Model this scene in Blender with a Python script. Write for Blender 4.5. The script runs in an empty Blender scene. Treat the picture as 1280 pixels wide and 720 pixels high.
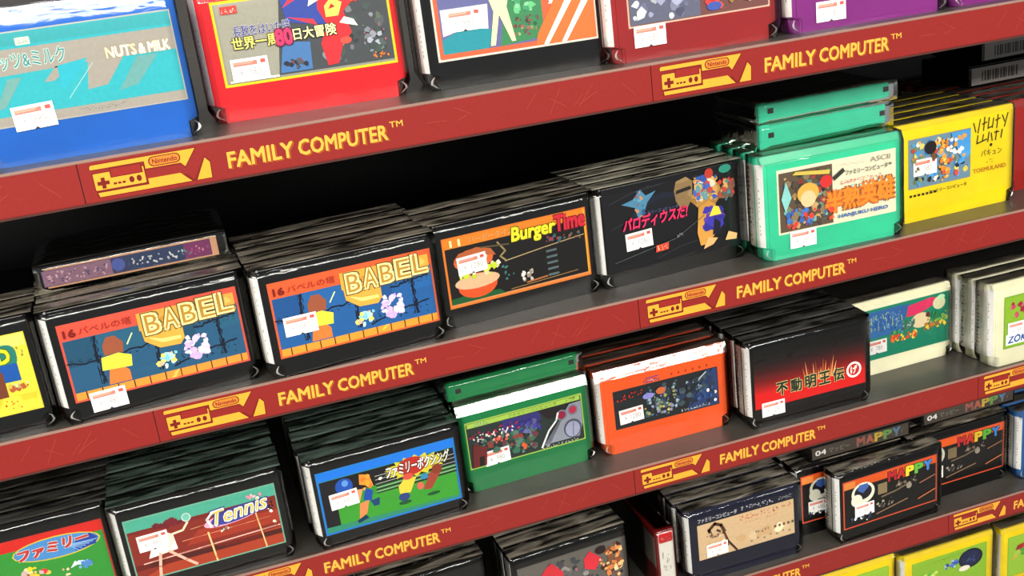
import bpy, math, random
from mathutils import Matrix, Vector
C = bpy.context.scene.collection
scn = bpy.context.scene
EYE = 1.55                      # camera height above the shop floor

# ------------------------------------------------------------------ camera
cam_d = bpy.data.cameras.new('camera'); cam = bpy.data.objects.new('camera', cam_d); C.objects.link(cam)
cam_d.sensor_width = 36.0; cam_d.lens = 36.0*1384.09/1280; cam_d.clip_start = .02
RX = (0.94538657, -0.2077673, 0.25115131)      # shelf axis seen by the camera (right, down, forward)
RY = (-0.30307134, -0.27671731, 0.9119075)     # into the shelf
RZ = (-0.11996664, -0.93822187, -0.32457314)   # up
cam.matrix_world = Matrix(((RX[0], -RX[1], -RX[2], 0), (RY[0], -RY[1], -RY[2], 0), (RZ[0], -RZ[1], -RZ[2], EYE), (0, 0, 0, 1)))
scn.camera = cam
# ------------------------------------------------------------------ light
w = bpy.data.worlds.new('shop_light'); scn.world = w; w.use_nodes = True
w.node_tree.nodes['Background'].inputs[0].default_value = (.92, .96, 1, 1)
w.node_tree.nodes['Background'].inputs[1].default_value = .28
def area(name, loc, sx, sy, power, col=(1, .97, .92), rx=0, rz=0):
    l = bpy.data.lights.new(name, 'AREA'); l.shape = 'RECTANGLE'; l.size = sx; l.size_y = sy; l.energy = power; l.color = col
    o = bpy.data.objects.new(name, l); C.objects.link(o); o.location = loc; o.rotation_euler = (rx, 0, rz)
area('ceiling_lamp_near', (.6, -.45, EYE+1.15), 3.2, .34, 40)
area('ceiling_lamp_aisle', (-.1, -1.9, EYE+.95), 4.0, .35, 112, rx=math.radians(60))
area('ceiling_lamp_left', (-1.9, -.7, EYE+1.0), 1.2, .35, 48, rx=math.radians(50), rz=math.radians(-60))
scn.view_settings.view_transform = 'Standard'; scn.view_settings.look = 'None'
scn.view_settings.exposure = 0.0; scn.view_settings.gamma = 1.0; scn.view_settings.use_curve_mapping = False
scn.cycles.transparent_max_bounces = 24
scn.cycles.max_bounces = 6

# ------------------------------------------------------------------ helpers
def lin(h):
    r = []
    for i in (0, 2, 4):
        c = int(h[i:i+2], 16)/255
        r.append(c/12.92 if c <= .04045 else ((c+.055)/1.055)**2.4)
    return (r[0], r[1], r[2], 1.0)

def plastic(name, col, rough=.35, spec=.5, bump=.02, scale=220, vary=.06):
    m = bpy.data.materials.new(name); m.use_nodes = True; nt = m.node_tree; b = nt.nodes['Principled BSDF']
    b.inputs['Roughness'].default_value = rough; b.inputs['Specular IOR Level'].default_value = spec
    tc = nt.nodes.new('ShaderNodeTexCoord'); n = nt.nodes.new('ShaderNodeTexNoise'); n.inputs['Scale'].default_value = scale
    n.inputs['Detail'].default_value = 3
    nt.links.new(tc.outputs['Object'], n.inputs['Vector'])
    bp = nt.nodes.new('ShaderNodeBump'); bp.inputs['Strength'].default_value = bump; bp.inputs['Distance'].default_value = .001
    nt.links.new(n.outputs['Fac'], bp.inputs['Height']); nt.links.new(bp.outputs['Normal'], b.inputs['Normal'])
    n2 = nt.nodes.new('ShaderNodeTexNoise'); n2.inputs['Scale'].default_value = 38; nt.links.new(tc.outputs['Object'], n2.inputs['Vector'])
    r = nt.nodes.new('ShaderNodeValToRGB'); c = lin(col)
    r.color_ramp.elements[0].position = .3; r.color_ramp.elements[1].position = .7
    r.color_ramp.elements[0].color = tuple(x*(1-vary) for x in c[:3])+(1,)
    r.color_ramp.elements[1].color = tuple(min(1, x*(1+vary)) for x in c[:3])+(1,)
    nt.links.new(n2.outputs['Fac'], r.inputs['Fac']); nt.links.new(r.outputs['Color'], b.inputs['Base Color'])
    return m

def print_mat(name, rough=.42, spec=.4):
    m = bpy.data.materials.new(name); m.use_nodes = True; nt = m.node_tree; b = nt.nodes['Principled BSDF']
    b.inputs['Roughness'].default_value = rough; b.inputs['Specular IOR Level'].default_value = spec
    a = nt.nodes.new('ShaderNodeAttribute'); a.attribute_name = 'Col'
    n = nt.nodes.new('ShaderNodeTexNoise'); n.inputs['Scale'].default_value = 420; n.inputs['Detail'].default_value = 2
    tc = nt.nodes.new('ShaderNodeTexCoord'); nt.links.new(tc.outputs['Object'], n.inputs['Vector'])
    r = nt.nodes.new('ShaderNodeMapRange'); r.inputs['To Min'].default_value = .88; r.inputs['To Max'].default_value = 1.08
    nt.links.new(n.outputs['Fac'], r.inputs['Value'])
    v = nt.nodes.new('ShaderNodeVectorMath'); v.operation = 'SCALE'
    nt.links.new(a.outputs['Color'], v.inputs[0]); nt.links.new(r.outputs['Result'], v.inputs['Scale'])
    nt.links.new(v.outputs['Vector'], b.inputs['Base Color'])
    return m

def wrap_mat(name, milky, tint=(.62, .54, .42, 1), ior=1.5, bs=.5, rough=.1):
    m = bpy.data.materials.new(name); m.use_nodes = True; nt = m.node_tree; nt.nodes.clear()
    out = nt.nodes.new('ShaderNodeOutputMaterial'); mix = nt.nodes.new('ShaderNodeMixShader')
    t = nt.nodes.new('ShaderNodeBsdfTransparent'); t.inputs[0].default_value = (.985, .985, .98, 1)
    g = nt.nodes.new('ShaderNodeBsdfGlossy'); g.inputs['Roughness'].default_value = rough; g.inputs['Color'].default_value = (1, 1, .97, 1)
    tc = nt.nodes.new('ShaderNodeTexCoord'); mp = nt.nodes.new('ShaderNodeMapping'); mp.inputs['Scale'].default_value = (28, 130, 90)
    mp.inputs['Rotation'].default_value = (0, .25, .05)
    oi = nt.nodes.new('ShaderNodeObjectInfo')
    cx = nt.nodes.new('ShaderNodeCombineXYZ'); mu = nt.nodes.new('ShaderNodeMath'); mu.operation = 'MULTIPLY'; mu.inputs[1].default_value = 37
    nt.links.new(oi.outputs['Random'], mu.inputs[0]); nt.links.new(mu.outputs[0], cx.inputs[0]); nt.links.new(cx.outputs[0], mp.inputs['Location'])
    nt.links.new(tc.outputs['Object'], mp.inputs['Vector'])
    n = nt.nodes.new('ShaderNodeTexNoise'); n.inputs['Scale'].default_value = 1; n.inputs['Detail'].default_value = 3; n.inputs['Distortion'].default_value = .8
    nt.links.new(mp.outputs['Vector'], n.inputs['Vector'])
    bp = nt.nodes.new('ShaderNodeBump'); bp.inputs['Strength'].default_value = bs; bp.inputs['Distance'].default_value = .0010
    nt.links.new(n.outputs['Fac'], bp.inputs['Height']); nt.links.new(bp.outputs['Normal'], g.inputs['Normal'])
    f = nt.nodes.new('ShaderNodeFresnel'); f.inputs['IOR'].default_value = ior; nt.links.new(bp.outputs['Normal'], f.inputs['Normal'])
    nt.links.new(f.outputs[0], mix.inputs[0]); nt.links.new(t.outputs[0], mix.inputs[1]); nt.links.new(g.outputs[0], mix.inputs[2])
    if milky:    # creased film scatters light; sheen of its wrinkles put into diffuse streaks
        d = nt.nodes.new('ShaderNodeBsdfDiffuse'); d.inputs['Color'].default_value = tint; nt.links.new(bp.outputs['Normal'], d.inputs['Normal'])
        rp = nt.nodes.new('ShaderNodeMapRange'); rp.inputs['From Min'].default_value = .38; rp.inputs['From Max'].default_value = .68; rp.inputs['To Min'].default_value = .02; rp.inputs['To Max'].default_value = milky
        nt.links.new(n.outputs['Fac'], rp.inputs['Value']); m2 = nt.nodes.new('ShaderNodeMixShader'); nt.links.new(rp.outputs[0], m2.inputs[0])
        nt.links.new(mix.outputs[0], m2.inputs[1]); nt.links.new(d.outputs[0], m2.inputs[2]); nt.links.new(m2.outputs[0], out.inputs[0])
    else: nt.links.new(mix.outputs[0], out.inputs[0])
    return m

PRINT = print_mat('printed_paper'); SHEET = print_mat('printed_strip', .33, .5)
WRAP = wrap_mat('clear_film', 0); CREASE = wrap_mat('creased_film', .46); CLEARTOP = wrap_mat('lightly_creased_film', .16)
TAUT = wrap_mat('taut_film', 0, ior=2.0, bs=.34, rough=.12)
GREENREFL = wrap_mat('green_reflection_creased_film', .36, (.30, .42, .34, 1)); DIMC = wrap_mat('dim_creased_film', .20, (.5, .48, .44, 1)); BRIGHTC = wrap_mat('bright_creased_film', .6, (.85, .8, .62, 1))  # green reflected off the third-shelf stack tops is put into the first tint
FOLD = plastic('wrapper_fold_plastic', 'e8e8e0', .15, .8, .3, 160)
MATS = {}
def pm(key, col, **k):
    if key not in MATS: MATS[key] = plastic(key, col, **k)
    return MATS[key]

def mesh_obj(name, verts, faces, mat, parent=None, cols=None, smooth=False, loc=None):
    me = bpy.data.meshes.new(name); me.from_pydata(verts, [], faces); me.materials.append(mat)
    if cols is not None:
        at = me.color_attributes.new('Col', 'FLOAT_COLOR', 'CORNER'); buf = []
        for p, c in zip(me.polygons, cols): buf.extend(list(c)*p.loop_total)
        at.data.foreach_set('color', buf)
    if smooth: me.polygons.foreach_set('use_smooth', [True]*len(me.polygons))
    me.update()
    o = bpy.data.objects.new(name, me); C.objects.link(o)
    if parent: o.parent = parent
    if loc: o.location = loc
    return o

def tag(o, label=None, cat=None, group=None, kind=None):
    if label: o['label'] = label
    if cat: o['category'] = cat
    if group: o['group'] = group
    if kind: o['kind'] = kind
    return o

def empty(name, loc, rz=0):
    o = bpy.data.objects.new(name, None); C.objects.link(o); o.empty_display_size = .02
    o.location = loc; o.rotation_euler = (0, 0, rz); return o

def boxv(x0, x1, y0, y1, z0, z1):
    v = [(x0, y0, z0), (x1, y0, z0), (x1, y1, z0), (x0, y1, z0), (x0, y0, z1), (x1, y0, z1), (x1, y1, z1), (x0, y1, z1)]
    f = [(3, 2, 1, 0), (4, 5, 6, 7), (0, 1, 5, 4), (1, 2, 6, 5), (2, 3, 7, 6), (3, 0, 4, 7)]
    return v, f
def box(name, b, mat, parent=None):
    v, f = boxv(*b); return mesh_obj(name, v, f, mat, parent)

_tc = {}
def text_mesh(s, bold=0, res=2):
    k = (s, bold, res)
    if k not in _tc:
        c = bpy.data.curves.new('tmp', 'FONT'); c.body = s; c.resolution_u = res; c.offset = bold
        o = bpy.data.objects.new('tmp', c); C.objects.link(o)
        me = bpy.data.meshes.new_from_object(o.evaluated_get(bpy.context.evaluated_depsgraph_get()))
        vs = [(v.co.x, v.co.y) for v in me.vertices]
        fs = [tuple(p.vertices) for p in me.polygons if p.normal.z > 0] or [tuple(reversed(p.vertices)) for p in me.polygons]
        bpy.data.objects.remove(o); bpy.data.curves.remove(c); bpy.data.meshes.remove(me)
        xs = [v[0] for v in vs]; ys = [v[1] for v in vs]
        _tc[k] = (vs, fs, min(xs), max(xs), min(ys), max(ys))
    return _tc[k]

class Canvas:
    """flat print: coloured shapes a few microns apart on a thin sheet; u right, v up, millimetres"""
    def __init__(s, step=.008):
        s.v = []; s.f = []; s.c = []; s.l = 0; s.step = step
    def _add(s, pts, faces, col):
        b = len(s.v); y = s.l*s.step; s.l += 1
        s.v += [(p[0], p[1], y) for p in pts]; s.f += [tuple(b+i for i in f) for f in faces]; s.c += [lin(col)]*len(faces)
    def poly(s, pts, col):
        a = sum(pts[i][0]*pts[(i+1) % len(pts)][1]-pts[(i+1) % len(pts)][0]*pts[i][1] for i in range(len(pts)))
        if a < 0: pts = pts[::-1]
        s._add(pts, [tuple(range(len(pts)))], col)
    def rect(s, x0, y0, x1, y1, col): s.poly([(x0, y0), (x1, y0), (x1, y1), (x0, y1)], col)
    def rrect(s, x0, y0, x1, y1, r, col):
        p = []
        for cx, cy, a in ((x1-r, y0+r, -90), (x1-r, y1-r, 0), (x0+r, y1-r, 90), (x0+r, y0+r, 180)):
            for k in range(4):
                t = math.radians(a+k*30); p.append((cx+r*math.cos(t), cy+r*math.sin(t)))
        s.poly(p, col)
    def ell(s, cx, cy, rx, ry, col, rot=0, n=20):
        ca, sa = math.cos(rot), math.sin(rot)
        s.poly([(cx+rx*math.cos(t)*ca-ry*math.sin(t)*sa, cy+rx*math.cos(t)*sa+ry*math.sin(t)*ca) for t in [2*math.pi*i/n for i in range(n)]], col)
    def line(s, pts, w, col):
        P = []; F = []
        for (x0, y0), (x1, y1) in zip(pts, pts[1:]):
            dx, dy = x1-x0, y1-y0; L = math.hypot(dx, dy) or 1; nx, ny = -dy/L*w/2, dx/L*w/2; b = len(P)
            ex, ey = dx/L*w*.3, dy/L*w*.3
            P += [(x0-nx-ex, y0-ny-ey), (x1-nx+ex, y1-ny+ey), (x1+nx+ex, y1+ny+ey), (x0+nx-ex, y0+ny-ey)]; F.append((b, b+1, b+2, b+3))
        s._add(P, F, col)
    def text(s, t, x, y, w, h, col, bold=.02, shear=0, rot=0, outline=None, ow=.05, dy=0):
        """fit text t into the box x,y,w,h"""
        _, _, X0, X1, Y0, Y1 = text_mesh(t, 0)
        sx = w/(X1-X0); sy = h/(Y1-Y0)
        def put(bd, c, ox=0, oy=0):
            vs, fs = text_mesh(t, bd)[:2]; P = []
            for a, b in vs:
                p = (a-X0)*sx; q = (b-Y0)*sy; p += q*shear; q += dy*p
                P.append((x+ox+p*math.cos(rot)-q*math.sin(rot), y+oy+p*math.sin(rot)+q*math.cos(rot)))
            s._add(P, fs, c)
        def fat(bd, c):
            if bd <= .004: return put(0, c)
            e = bd*sx; ey = bd*sy
            for ox, oy in ((-e, -ey), (e, -ey), (-e, ey), (e, ey)): put(0, c, ox, oy)
            if bd > .06: put(0, c)
        if outline: fat(bold+ow, outline)
        fat(bold, col)
    def blot(s, x0, y0, x1, y1, cols, n, rmin, rmax, seed, el=1.0):
        R = random.Random(seed)
        for i in range(n):
            r = R.uniform(rmin, rmax); r = min(r, (x1-x0)/2, (y1-y0)/2); cx = R.uniform(x0+r, x1-r); cy = R.uniform(y0+r, y1-r); k = R.randint(5, 8)
            a0 = R.random()*6
            s.poly([(cx+r*R.uniform(.45, 1)*math.cos(a0+6.283*j/k), max(y0, min(y1, cy+el*r*R.uniform(.45, 1)*math.sin(a0+6.283*j/k)))) for j in range(k)], R.choice(cols))
    def squig(s, x, y, w, h, col, n, seed, th=.5, slope=0):
        """marks of print too small to read"""
        R = random.Random(seed); g = w/n; P = []; F = []
        for i in range(n):
            for k in range(4):
                ax = x+g*i+R.uniform(.08, .8)*g; ay = y+R.random()*h+slope*(g*i)
                if R.random() < .5: bx, by = ax+R.uniform(.1, .2)*g, ay+R.uniform(-.5, .5)*h
                else: bx, by = ax+R.uniform(-.3, .4)*g, ay+R.uniform(-.15, .15)*h
                by = max(y+slope*g*i, min(y+h+slope*g*i, by))
                dx, dy = bx-ax, by-ay; L = math.hypot(dx, dy) or 1; nx, ny = -dy/L*th/2, dx/L*th/2; b = len(P)
                P += [(ax-nx, ay-ny), (bx-nx, by-ny), (bx+nx, by+ny), (ax+nx, ay+ny)]; F.append((b, b+1, b+2, b+3))
        s._add(P, F, col)
    def build(s, name, parent, base, org, axis='front', mat=None, thick=.25):
        """base=(x0,y0,x1,y1,col) is the sheet; org = local position of u=v=0; axis: which way the print faces"""
        x0, y0, x1, y1, bc = base
        V = [(x0, y0, -thick), (x1, y0, -thick), (x1, y1, -thick), (x0, y1, -thick), (x0, y0, -.004), (x1, y0, -.004), (x1, y1, -.004), (x0, y1, -.004)]
        F = [(3, 2, 1, 0), (4, 5, 6, 7), (0, 1, 5, 4), (1, 2, 6, 5), (2, 3, 7, 6), (3, 0, 4, 7)]
        b = len(V); V = V+s.v; F = F+[tuple(b+i for i in f) for f in s.f]; cols = [lin(bc)]*6+s.c
        m = .001
        if axis == 'front': T = [(u*m, -n*m, v*m) for u, v, n in V]
        elif axis == 'left': T = [(-n*m, -u*m, v*m) for u, v, n in V]
        elif axis == 'top': T = [(u*m, v*m, n*m) for u, v, n in V]
        return mesh_obj(name, T, F, mat or PRINT, parent, cols, loc=org)

# ------------------------------------------------------------------ the shelves (setting)
ROW = {1: (-.0964, .599), 2: (-.2600, .656), 3: (-.4235, .719), 4: (-.5870, .767), 5: (-.7505, .822)}
OFF = {1: -.055, 2: -.0525, 3: -.043, 4: -.034, 5: -.03}
DARK = plastic('black_powder_coat', '2a2724', .38, .5, .05, 300)
BOARD = plastic('shelf_board_coat', '3b3833', .32, .55, .06, 300, .12)
RAILM = plastic('rail_plastic', '8c6f62', .3, .6)
RAILD = plastic('rail_lower_edge', '4a2a24', .3, .5)
FLOORM = plastic('shop_floor_vinyl', '8d8a84', .4, .4)
X0, X1 = -.70, 1.54
tag(box('wall_back', (X0, X1, 1.075, 1.095, 0, EYE+.45), DARK), kind='structure')
tag(box('floor', (-2.2, 3.0, -2.4, 1.6, -.03, 0), FLOORM), kind='structure')

def logo(c, x, y):
    Y, D, R = 'dc9c2e', '6c160e', '8c211a'
    c.poly([(x, y+14.4), (x, y+16.6), (x+1, y+17.6), (x+54.5, y+17.6), (x+47.2, y+7.6), (x+45, y+10.2), (x+26.8, y+10.2), (x+26.8, y+14.4)], D)
    c.poly([(x+.5, y+14.9), (x+.5, y+16.4), (x+1.2, y+17.2), (x+53.6, y+17.2), (x+47.2, y+8.6), (x+45.2, y+10.9), (x+27.4, y+10.9), (x+27.4, y+14.9)], Y)
    c.poly([(x+1.4, y), (x+60, y), (x+60.4, y+9), (x+57.6, y+12.6), (x+50.4, y+.8), (x+47, y+4.6), (x+1.4, y+4.2)], D)
    c.poly([(x+2.4, y+.4), (x+46.5, y+.4), (x+49, y+.4), (x+44, y+5.6), (x+27.6, y+5.6), (x+27.6, y+2.6), (x+2, y+2.6)], Y)
    c.poly([(x+51.8, y+.4), (x+59.4, y+.4), (x+59.8, y+8.6), (x+57.6, y+11.4)], Y)
    c.rrect(x+.8, y+3.4, x+27, y+13.2, .6, D)
    c.rrect(x+1.3, y+3.9, x+26.5, y+12.6, .5, Y)
    c.rect(x+9.6, y+9.4, x+25.8, y+14.4, D); c.rect(x+10.2, y+9.9, x+25.2, y+14, R)
    c.rect(x+2.6, y+6.3, x+8.6, y+8.3, D); c.rect(x+4.6, y+4.4, x+6.6, y+10.2, D)
    for i in range(3): c.rect(x+10.4+2.2*i, y+5.6, x+12+2.2*i, y+6.7, D)
    for i in range(2): c.ell(x+19.6+3.7*i, y+6.8, 1.3, 1.7, D, n=10)
    c.rrect(x+29.4, y+11.4, x+45.6, y+16.6, 2.4, D); c.rrect(x+30, y+11.9, x+45, y+16.1, 2, 'd0782a')
    c.text('Nintendo', x+31.4, y+12.7, 12.4, 2.5, D, .02)

def strip_print(length, part):
    c = Canvas(.006)
    L0, L1 = part
    c.rect(L0, 0, L1, .5, '7e1a14'); c.rect(L0, 20.6, L1, 21, 'bb5148')
    R = random.Random(int(L0*7+L1))
    def inb(a, b): return a >= L0-.01 and b <= L1+.01
    if inb(5, 66): logo(c, 5, 1.8)
    if inb(74, 166):
        c.text('FAMILY', 74.9, 4.7, 34.6, 8.2, '9c4414', .03, .04); c.text('FAMILY', 74, 5.4, 34.6, 8.2, 'dda63e', .022, .04)
        c.text('COMPUTER', 112.4, 4.7, 49, 8.2, '9c4414', .03, .04); c.text('COMPUTER', 111.5, 5.4, 49, 8.2, 'dda63e', .022, .04)
        c.text('TM', 162.5, 11.6, 7.4, 3.2, 'dda63e', .01)
    for i in range(10):   # handling scuffs on the paper strip
        x = R.uniform(max(L0, 176), L1-12) if L1 > 190 else None
        if x: c.line([(x, R.uniform(3, 18)), (x+R.uniform(4, 12), R.uniform(3, 18))], .18, 'b0483c')
    return c

names = {1: 'topmost', 2: 'second from the top', 3: 'third from the top', 4: 'fourth from the top', 5: 'lowest'}
ptxt = {1: 'topmost, with the blue and bright red cartridges on it', 2: 'second from top, with the mint green and yellow cartridges',
        3: 'third from top, with the green and orange cartridges', 4: 'fourth from top, with the sideways dark red cartridge on it',
        5: 'at the bottom right, carrying only yellow cartridges'}
for r, (z, y) in ROW.items():
    Z = EYE+z
    sh = empty('retail_shelf', (X0, y, Z-.0225))
    tag(sh, 'red-edged black shelf, '+ptxt[r], 'shelf', 'shelves of the display rack')
    def loc(b): return (b[0]-X0, b[1]-X0, b[2]-y, b[3]-y, b[4]-Z+.0225, b[5]-Z+.0225)
    box('shelf_board', loc((X0, X1, y+.003, 1.075, Z-.020, Z)), BOARD, sh)
    rl = box('label_rail', loc((X0, X1, y+.0008, y+.0028, Z-.0225, Z-.0001)), RAILD, sh)
    box('rail_lip', loc((X0, X1, y-.0008, y+.0004, Z-.0008, Z+.0006)), RAILM, sh)
    box('rail_lip', loc((X0, X1, y-.0008, y+.0008, Z-.0232, Z-.0222)), RAILD, sh)
    n = 0; s0 = OFF[r]-.64
    while s0 < X1-.3:
        a = s0; b = s0+.3195
        L0 = max(0, (X0-a)*1000); L1 = 319.5
        if L1-L0 > 20:
            c = strip_print(319.5, (L0, L1))
            c.build('paper_strip', sh, (L0, -.2, L1, 21.4, '84201b'), (a-X0, -.0002, .0006), 'front', SHEET, .4)
        s0 += .32

# ------------------------------------------------------------------ cartridges
def shell_mesh(W, H, D, tc, inset, notch=5, nh=9.5, lc=0):
    """cartridge body: notched foot, raised front plate, bevelled top front edge (mm)"""
    def ring(i, top, y):
        a = i; pts = [(-W/2+notch+a*.4, 0), (W/2-notch-a*.4, 0), (W/2-notch-a*.4, nh-1.2), (W/2-a, nh+.6), (W/2-a, H-top-1), (W/2-a-1, H-top),
                      (-W/2+a+1, H-top), (-W/2+a, H-top-1), (-W/2+a, nh+.6), (-W/2+notch+a*.4, nh-1.2)]
        e = lc*max(0, min(1, (y+D/2)/8)); e2 = e*.6
        return [((p[0]-(e if p[0] < 0 else -e2))/1000, y/1000, p[1]/1000) for p in pts]
    f0 = -D/2
    tz = tc*.47
    rings = [ring(inset, tc, f0), ring(inset+.1, tc-.1, f0+.5), ring(.5, max(tc-.4, .3), f0+.6), ring(0, max(tc-1.2, 0.2), f0+1.3)]
    if tc > 2: rings.append(ring(0, .3, f0+max(tz, 1.9)))
    if lc: rings += [ring(0, 0, f0+4), ring(0, 0, f0+8)]
    else: rings += [ring(0, 0, f0+max(tz, 1.9)+.9)]
    rings += [ ring(0, 0, f0+D*.62), ring(.35, .35, f0+D*.62+.1), ring(.35, .35, f0+D*.62+.6), ring(0, 0, f0+D*.62+.7), ring(0, 0, D/2-1), ring(.9, .9, D/2)]
    V = []; F = []; n = 10
    for r in rings: V += r
    for k in range(len(rings)-1):
        for i in range(n):
            j = (i+1) % n; F.append((k*n+i, k*n+j, (k+1)*n+j, (k+1)*n+i))
    F = [tuple(reversed(f)) for f in F]
    F.append(tuple(range(n))); F.append(tuple(reversed(range((len(rings)-1)*n, len(rings)*n))))
    return V, F
_sh = {}
def copy_part(src, parent):
    o = src.copy(); C.objects.link(o); o.parent = parent; return o

def wrap_mesh(W, H, D, seed, tc=0):
    """thin creased film around the cartridge, gathered at the foot corners"""
    R = random.Random(seed); g = .35; nx, nz, ny = 14, 9, 4
    V = []; F = []; idx = {}
    def vert(i, j, k):
        key = (i, j, k)
        if key in idx: return idx[key]
        u = i/nx; v = j/ny; t = k/nz
        x = (u-.5)*(W+2*g); y = (v-.5)*(D+2*g); z = t*(H+g)+.05
        if t < .14: x *= (W-9)/W if False else 1
        if k == 0: x *= .93
        if k == nz: y *= .93
        if tc > 3 and j == 0:
            if k == nz: y = -D/2+tc*.47-g*.5
            if k == nz-1: z = H-tc+g*.6
        a = R.uniform(0, .22)
        if j in (0, ny) : y += a*(-1 if j == 0 else 1)*.6
        if k == nz: z += a*1.3
        if i in (0, nx): x += a*(-1 if i == 0 else 1)*.8
        idx[key] = len(V); V.append((x/1000, y/1000, z/1000)); return idx[key]
    for i in range(nx):
        for k in range(nz):
            F.append((vert(i, 0, k), vert(i+1, 0, k), vert(i+1, 0, k+1), vert(i, 0, k+1)))
            F.append((vert(i+1, ny, k), vert(i, ny, k), vert(i, ny, k+1), vert(i+1, ny, k+1)))
        for j in range(ny): F.append((vert(i, j, nz), vert(i+1, j, nz), vert(i+1, j+1, nz), vert(i, j+1, nz)))
    for j in range(ny):
        for k in range(nz):
            F.append((vert(0, j+1, k), vert(0, j, k), vert(0, j, k+1), vert(0, j+1, k+1)))
            F.append((vert(nx, j, k), vert(nx, j+1, k), vert(nx, j+1, k+1), vert(nx, j, k+1)))
    return V, F

def crease_top(o, H, tm):
    o.data.materials.append(tm); o.data.materials.append(TAUT)
    for p in o.data.polygons:
        if p.normal.z > .8: p.material_index = 1
        elif p.normal.z > .3: p.material_index = 2; p.use_smooth = False

def fold_mesh(side, seed):
    """small curled tab of gathered film at a foot corner"""
    R = random.Random(seed); pts = []
    for i in range(7):
        t = i/6; pts.append((side*(-4.4+4.6*math.sin(t*2.6)+R.uniform(-.2, .2)), -.3-2.0*math.sin(t*3.1), .5+7.0*t+R.uniform(-.3, .3)))
    V = []; F = []
    for i, (x, y, z) in enumerate(pts):
        wd = .28+.5*math.sin(i/6*3.1)
        for dx, dy in ((-wd, 0), (0, -.16), (wd, 0), (0, .16)): V.append(((x+dx)/1000, (y+dy)/1000, z/1000))
    for i in range(6):
        for k in range(4): F.append((4*i+k, 4*i+(k+1) % 4, 4*i+4+(k+1) % 4, 4*i+4+k))
    F.append((3, 2, 1, 0)); F.append((24, 25, 26, 27))
    return V, F

def spine_canvas(H, D, col, white, seed):
    c = Canvas(.006); R = random.Random(seed)
    c.rect(D-D*white, 0, D, H, col)
    for k in range(int(H/3.4)):
        v = 3+k*3.3
        if R.random() < .75: c.rect(D*.12, v, D*.12+R.uniform(1.2, 2), v+R.uniform(1.2, 2.3), '6a665e')
        if R.random() < .75: c.rect(D*.34, v, D*.34+R.uniform(.7, 1.3), v+R.uniform(1, 2.3), '6a655c')
    for k in range(int(H/5)):
        if R.random() < .6: c.rect(D*.62, H*.25+k*2.3, D*.62+1, H*.25+k*2.3+1.5, 'a9a59c')
    return c

def sticker(parent, u, v, price, W, D, tilt=0):
    c = Canvas(.006)
    c.rect(1.4, 8.4, 14.6, 10.8, 'd87868'); c.poly([(1.4, 10.8), (13, 10.8), (11.5, 9.4), (1.4, 9.2)], 'e09a86')
    c.rect(16.4, 8.9, 19.2, 11, 'c9564c')
    c.text('\u00a5', 4.2, 3, 1.9, 4.2, 'a29d9a', .0); c.text(price, 9.4, 2.9, 2.15*len(price), 4.2, 'a29d9a', .0)
    c.poly([(9, 0), (11.6, 0), (10.3, 1.2)], '3a3734')
    o = c.build('price_sticker', parent, (0, 0, 20.6, 12.4, 'f6f2ea'), ((u-10.3-W/2)/1000, (-D/2-.95)/1000, (v-6.2)/1000), thick=.2)
    o.rotation_euler = (0, math.radians(tilt), 0)
    return o

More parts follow.
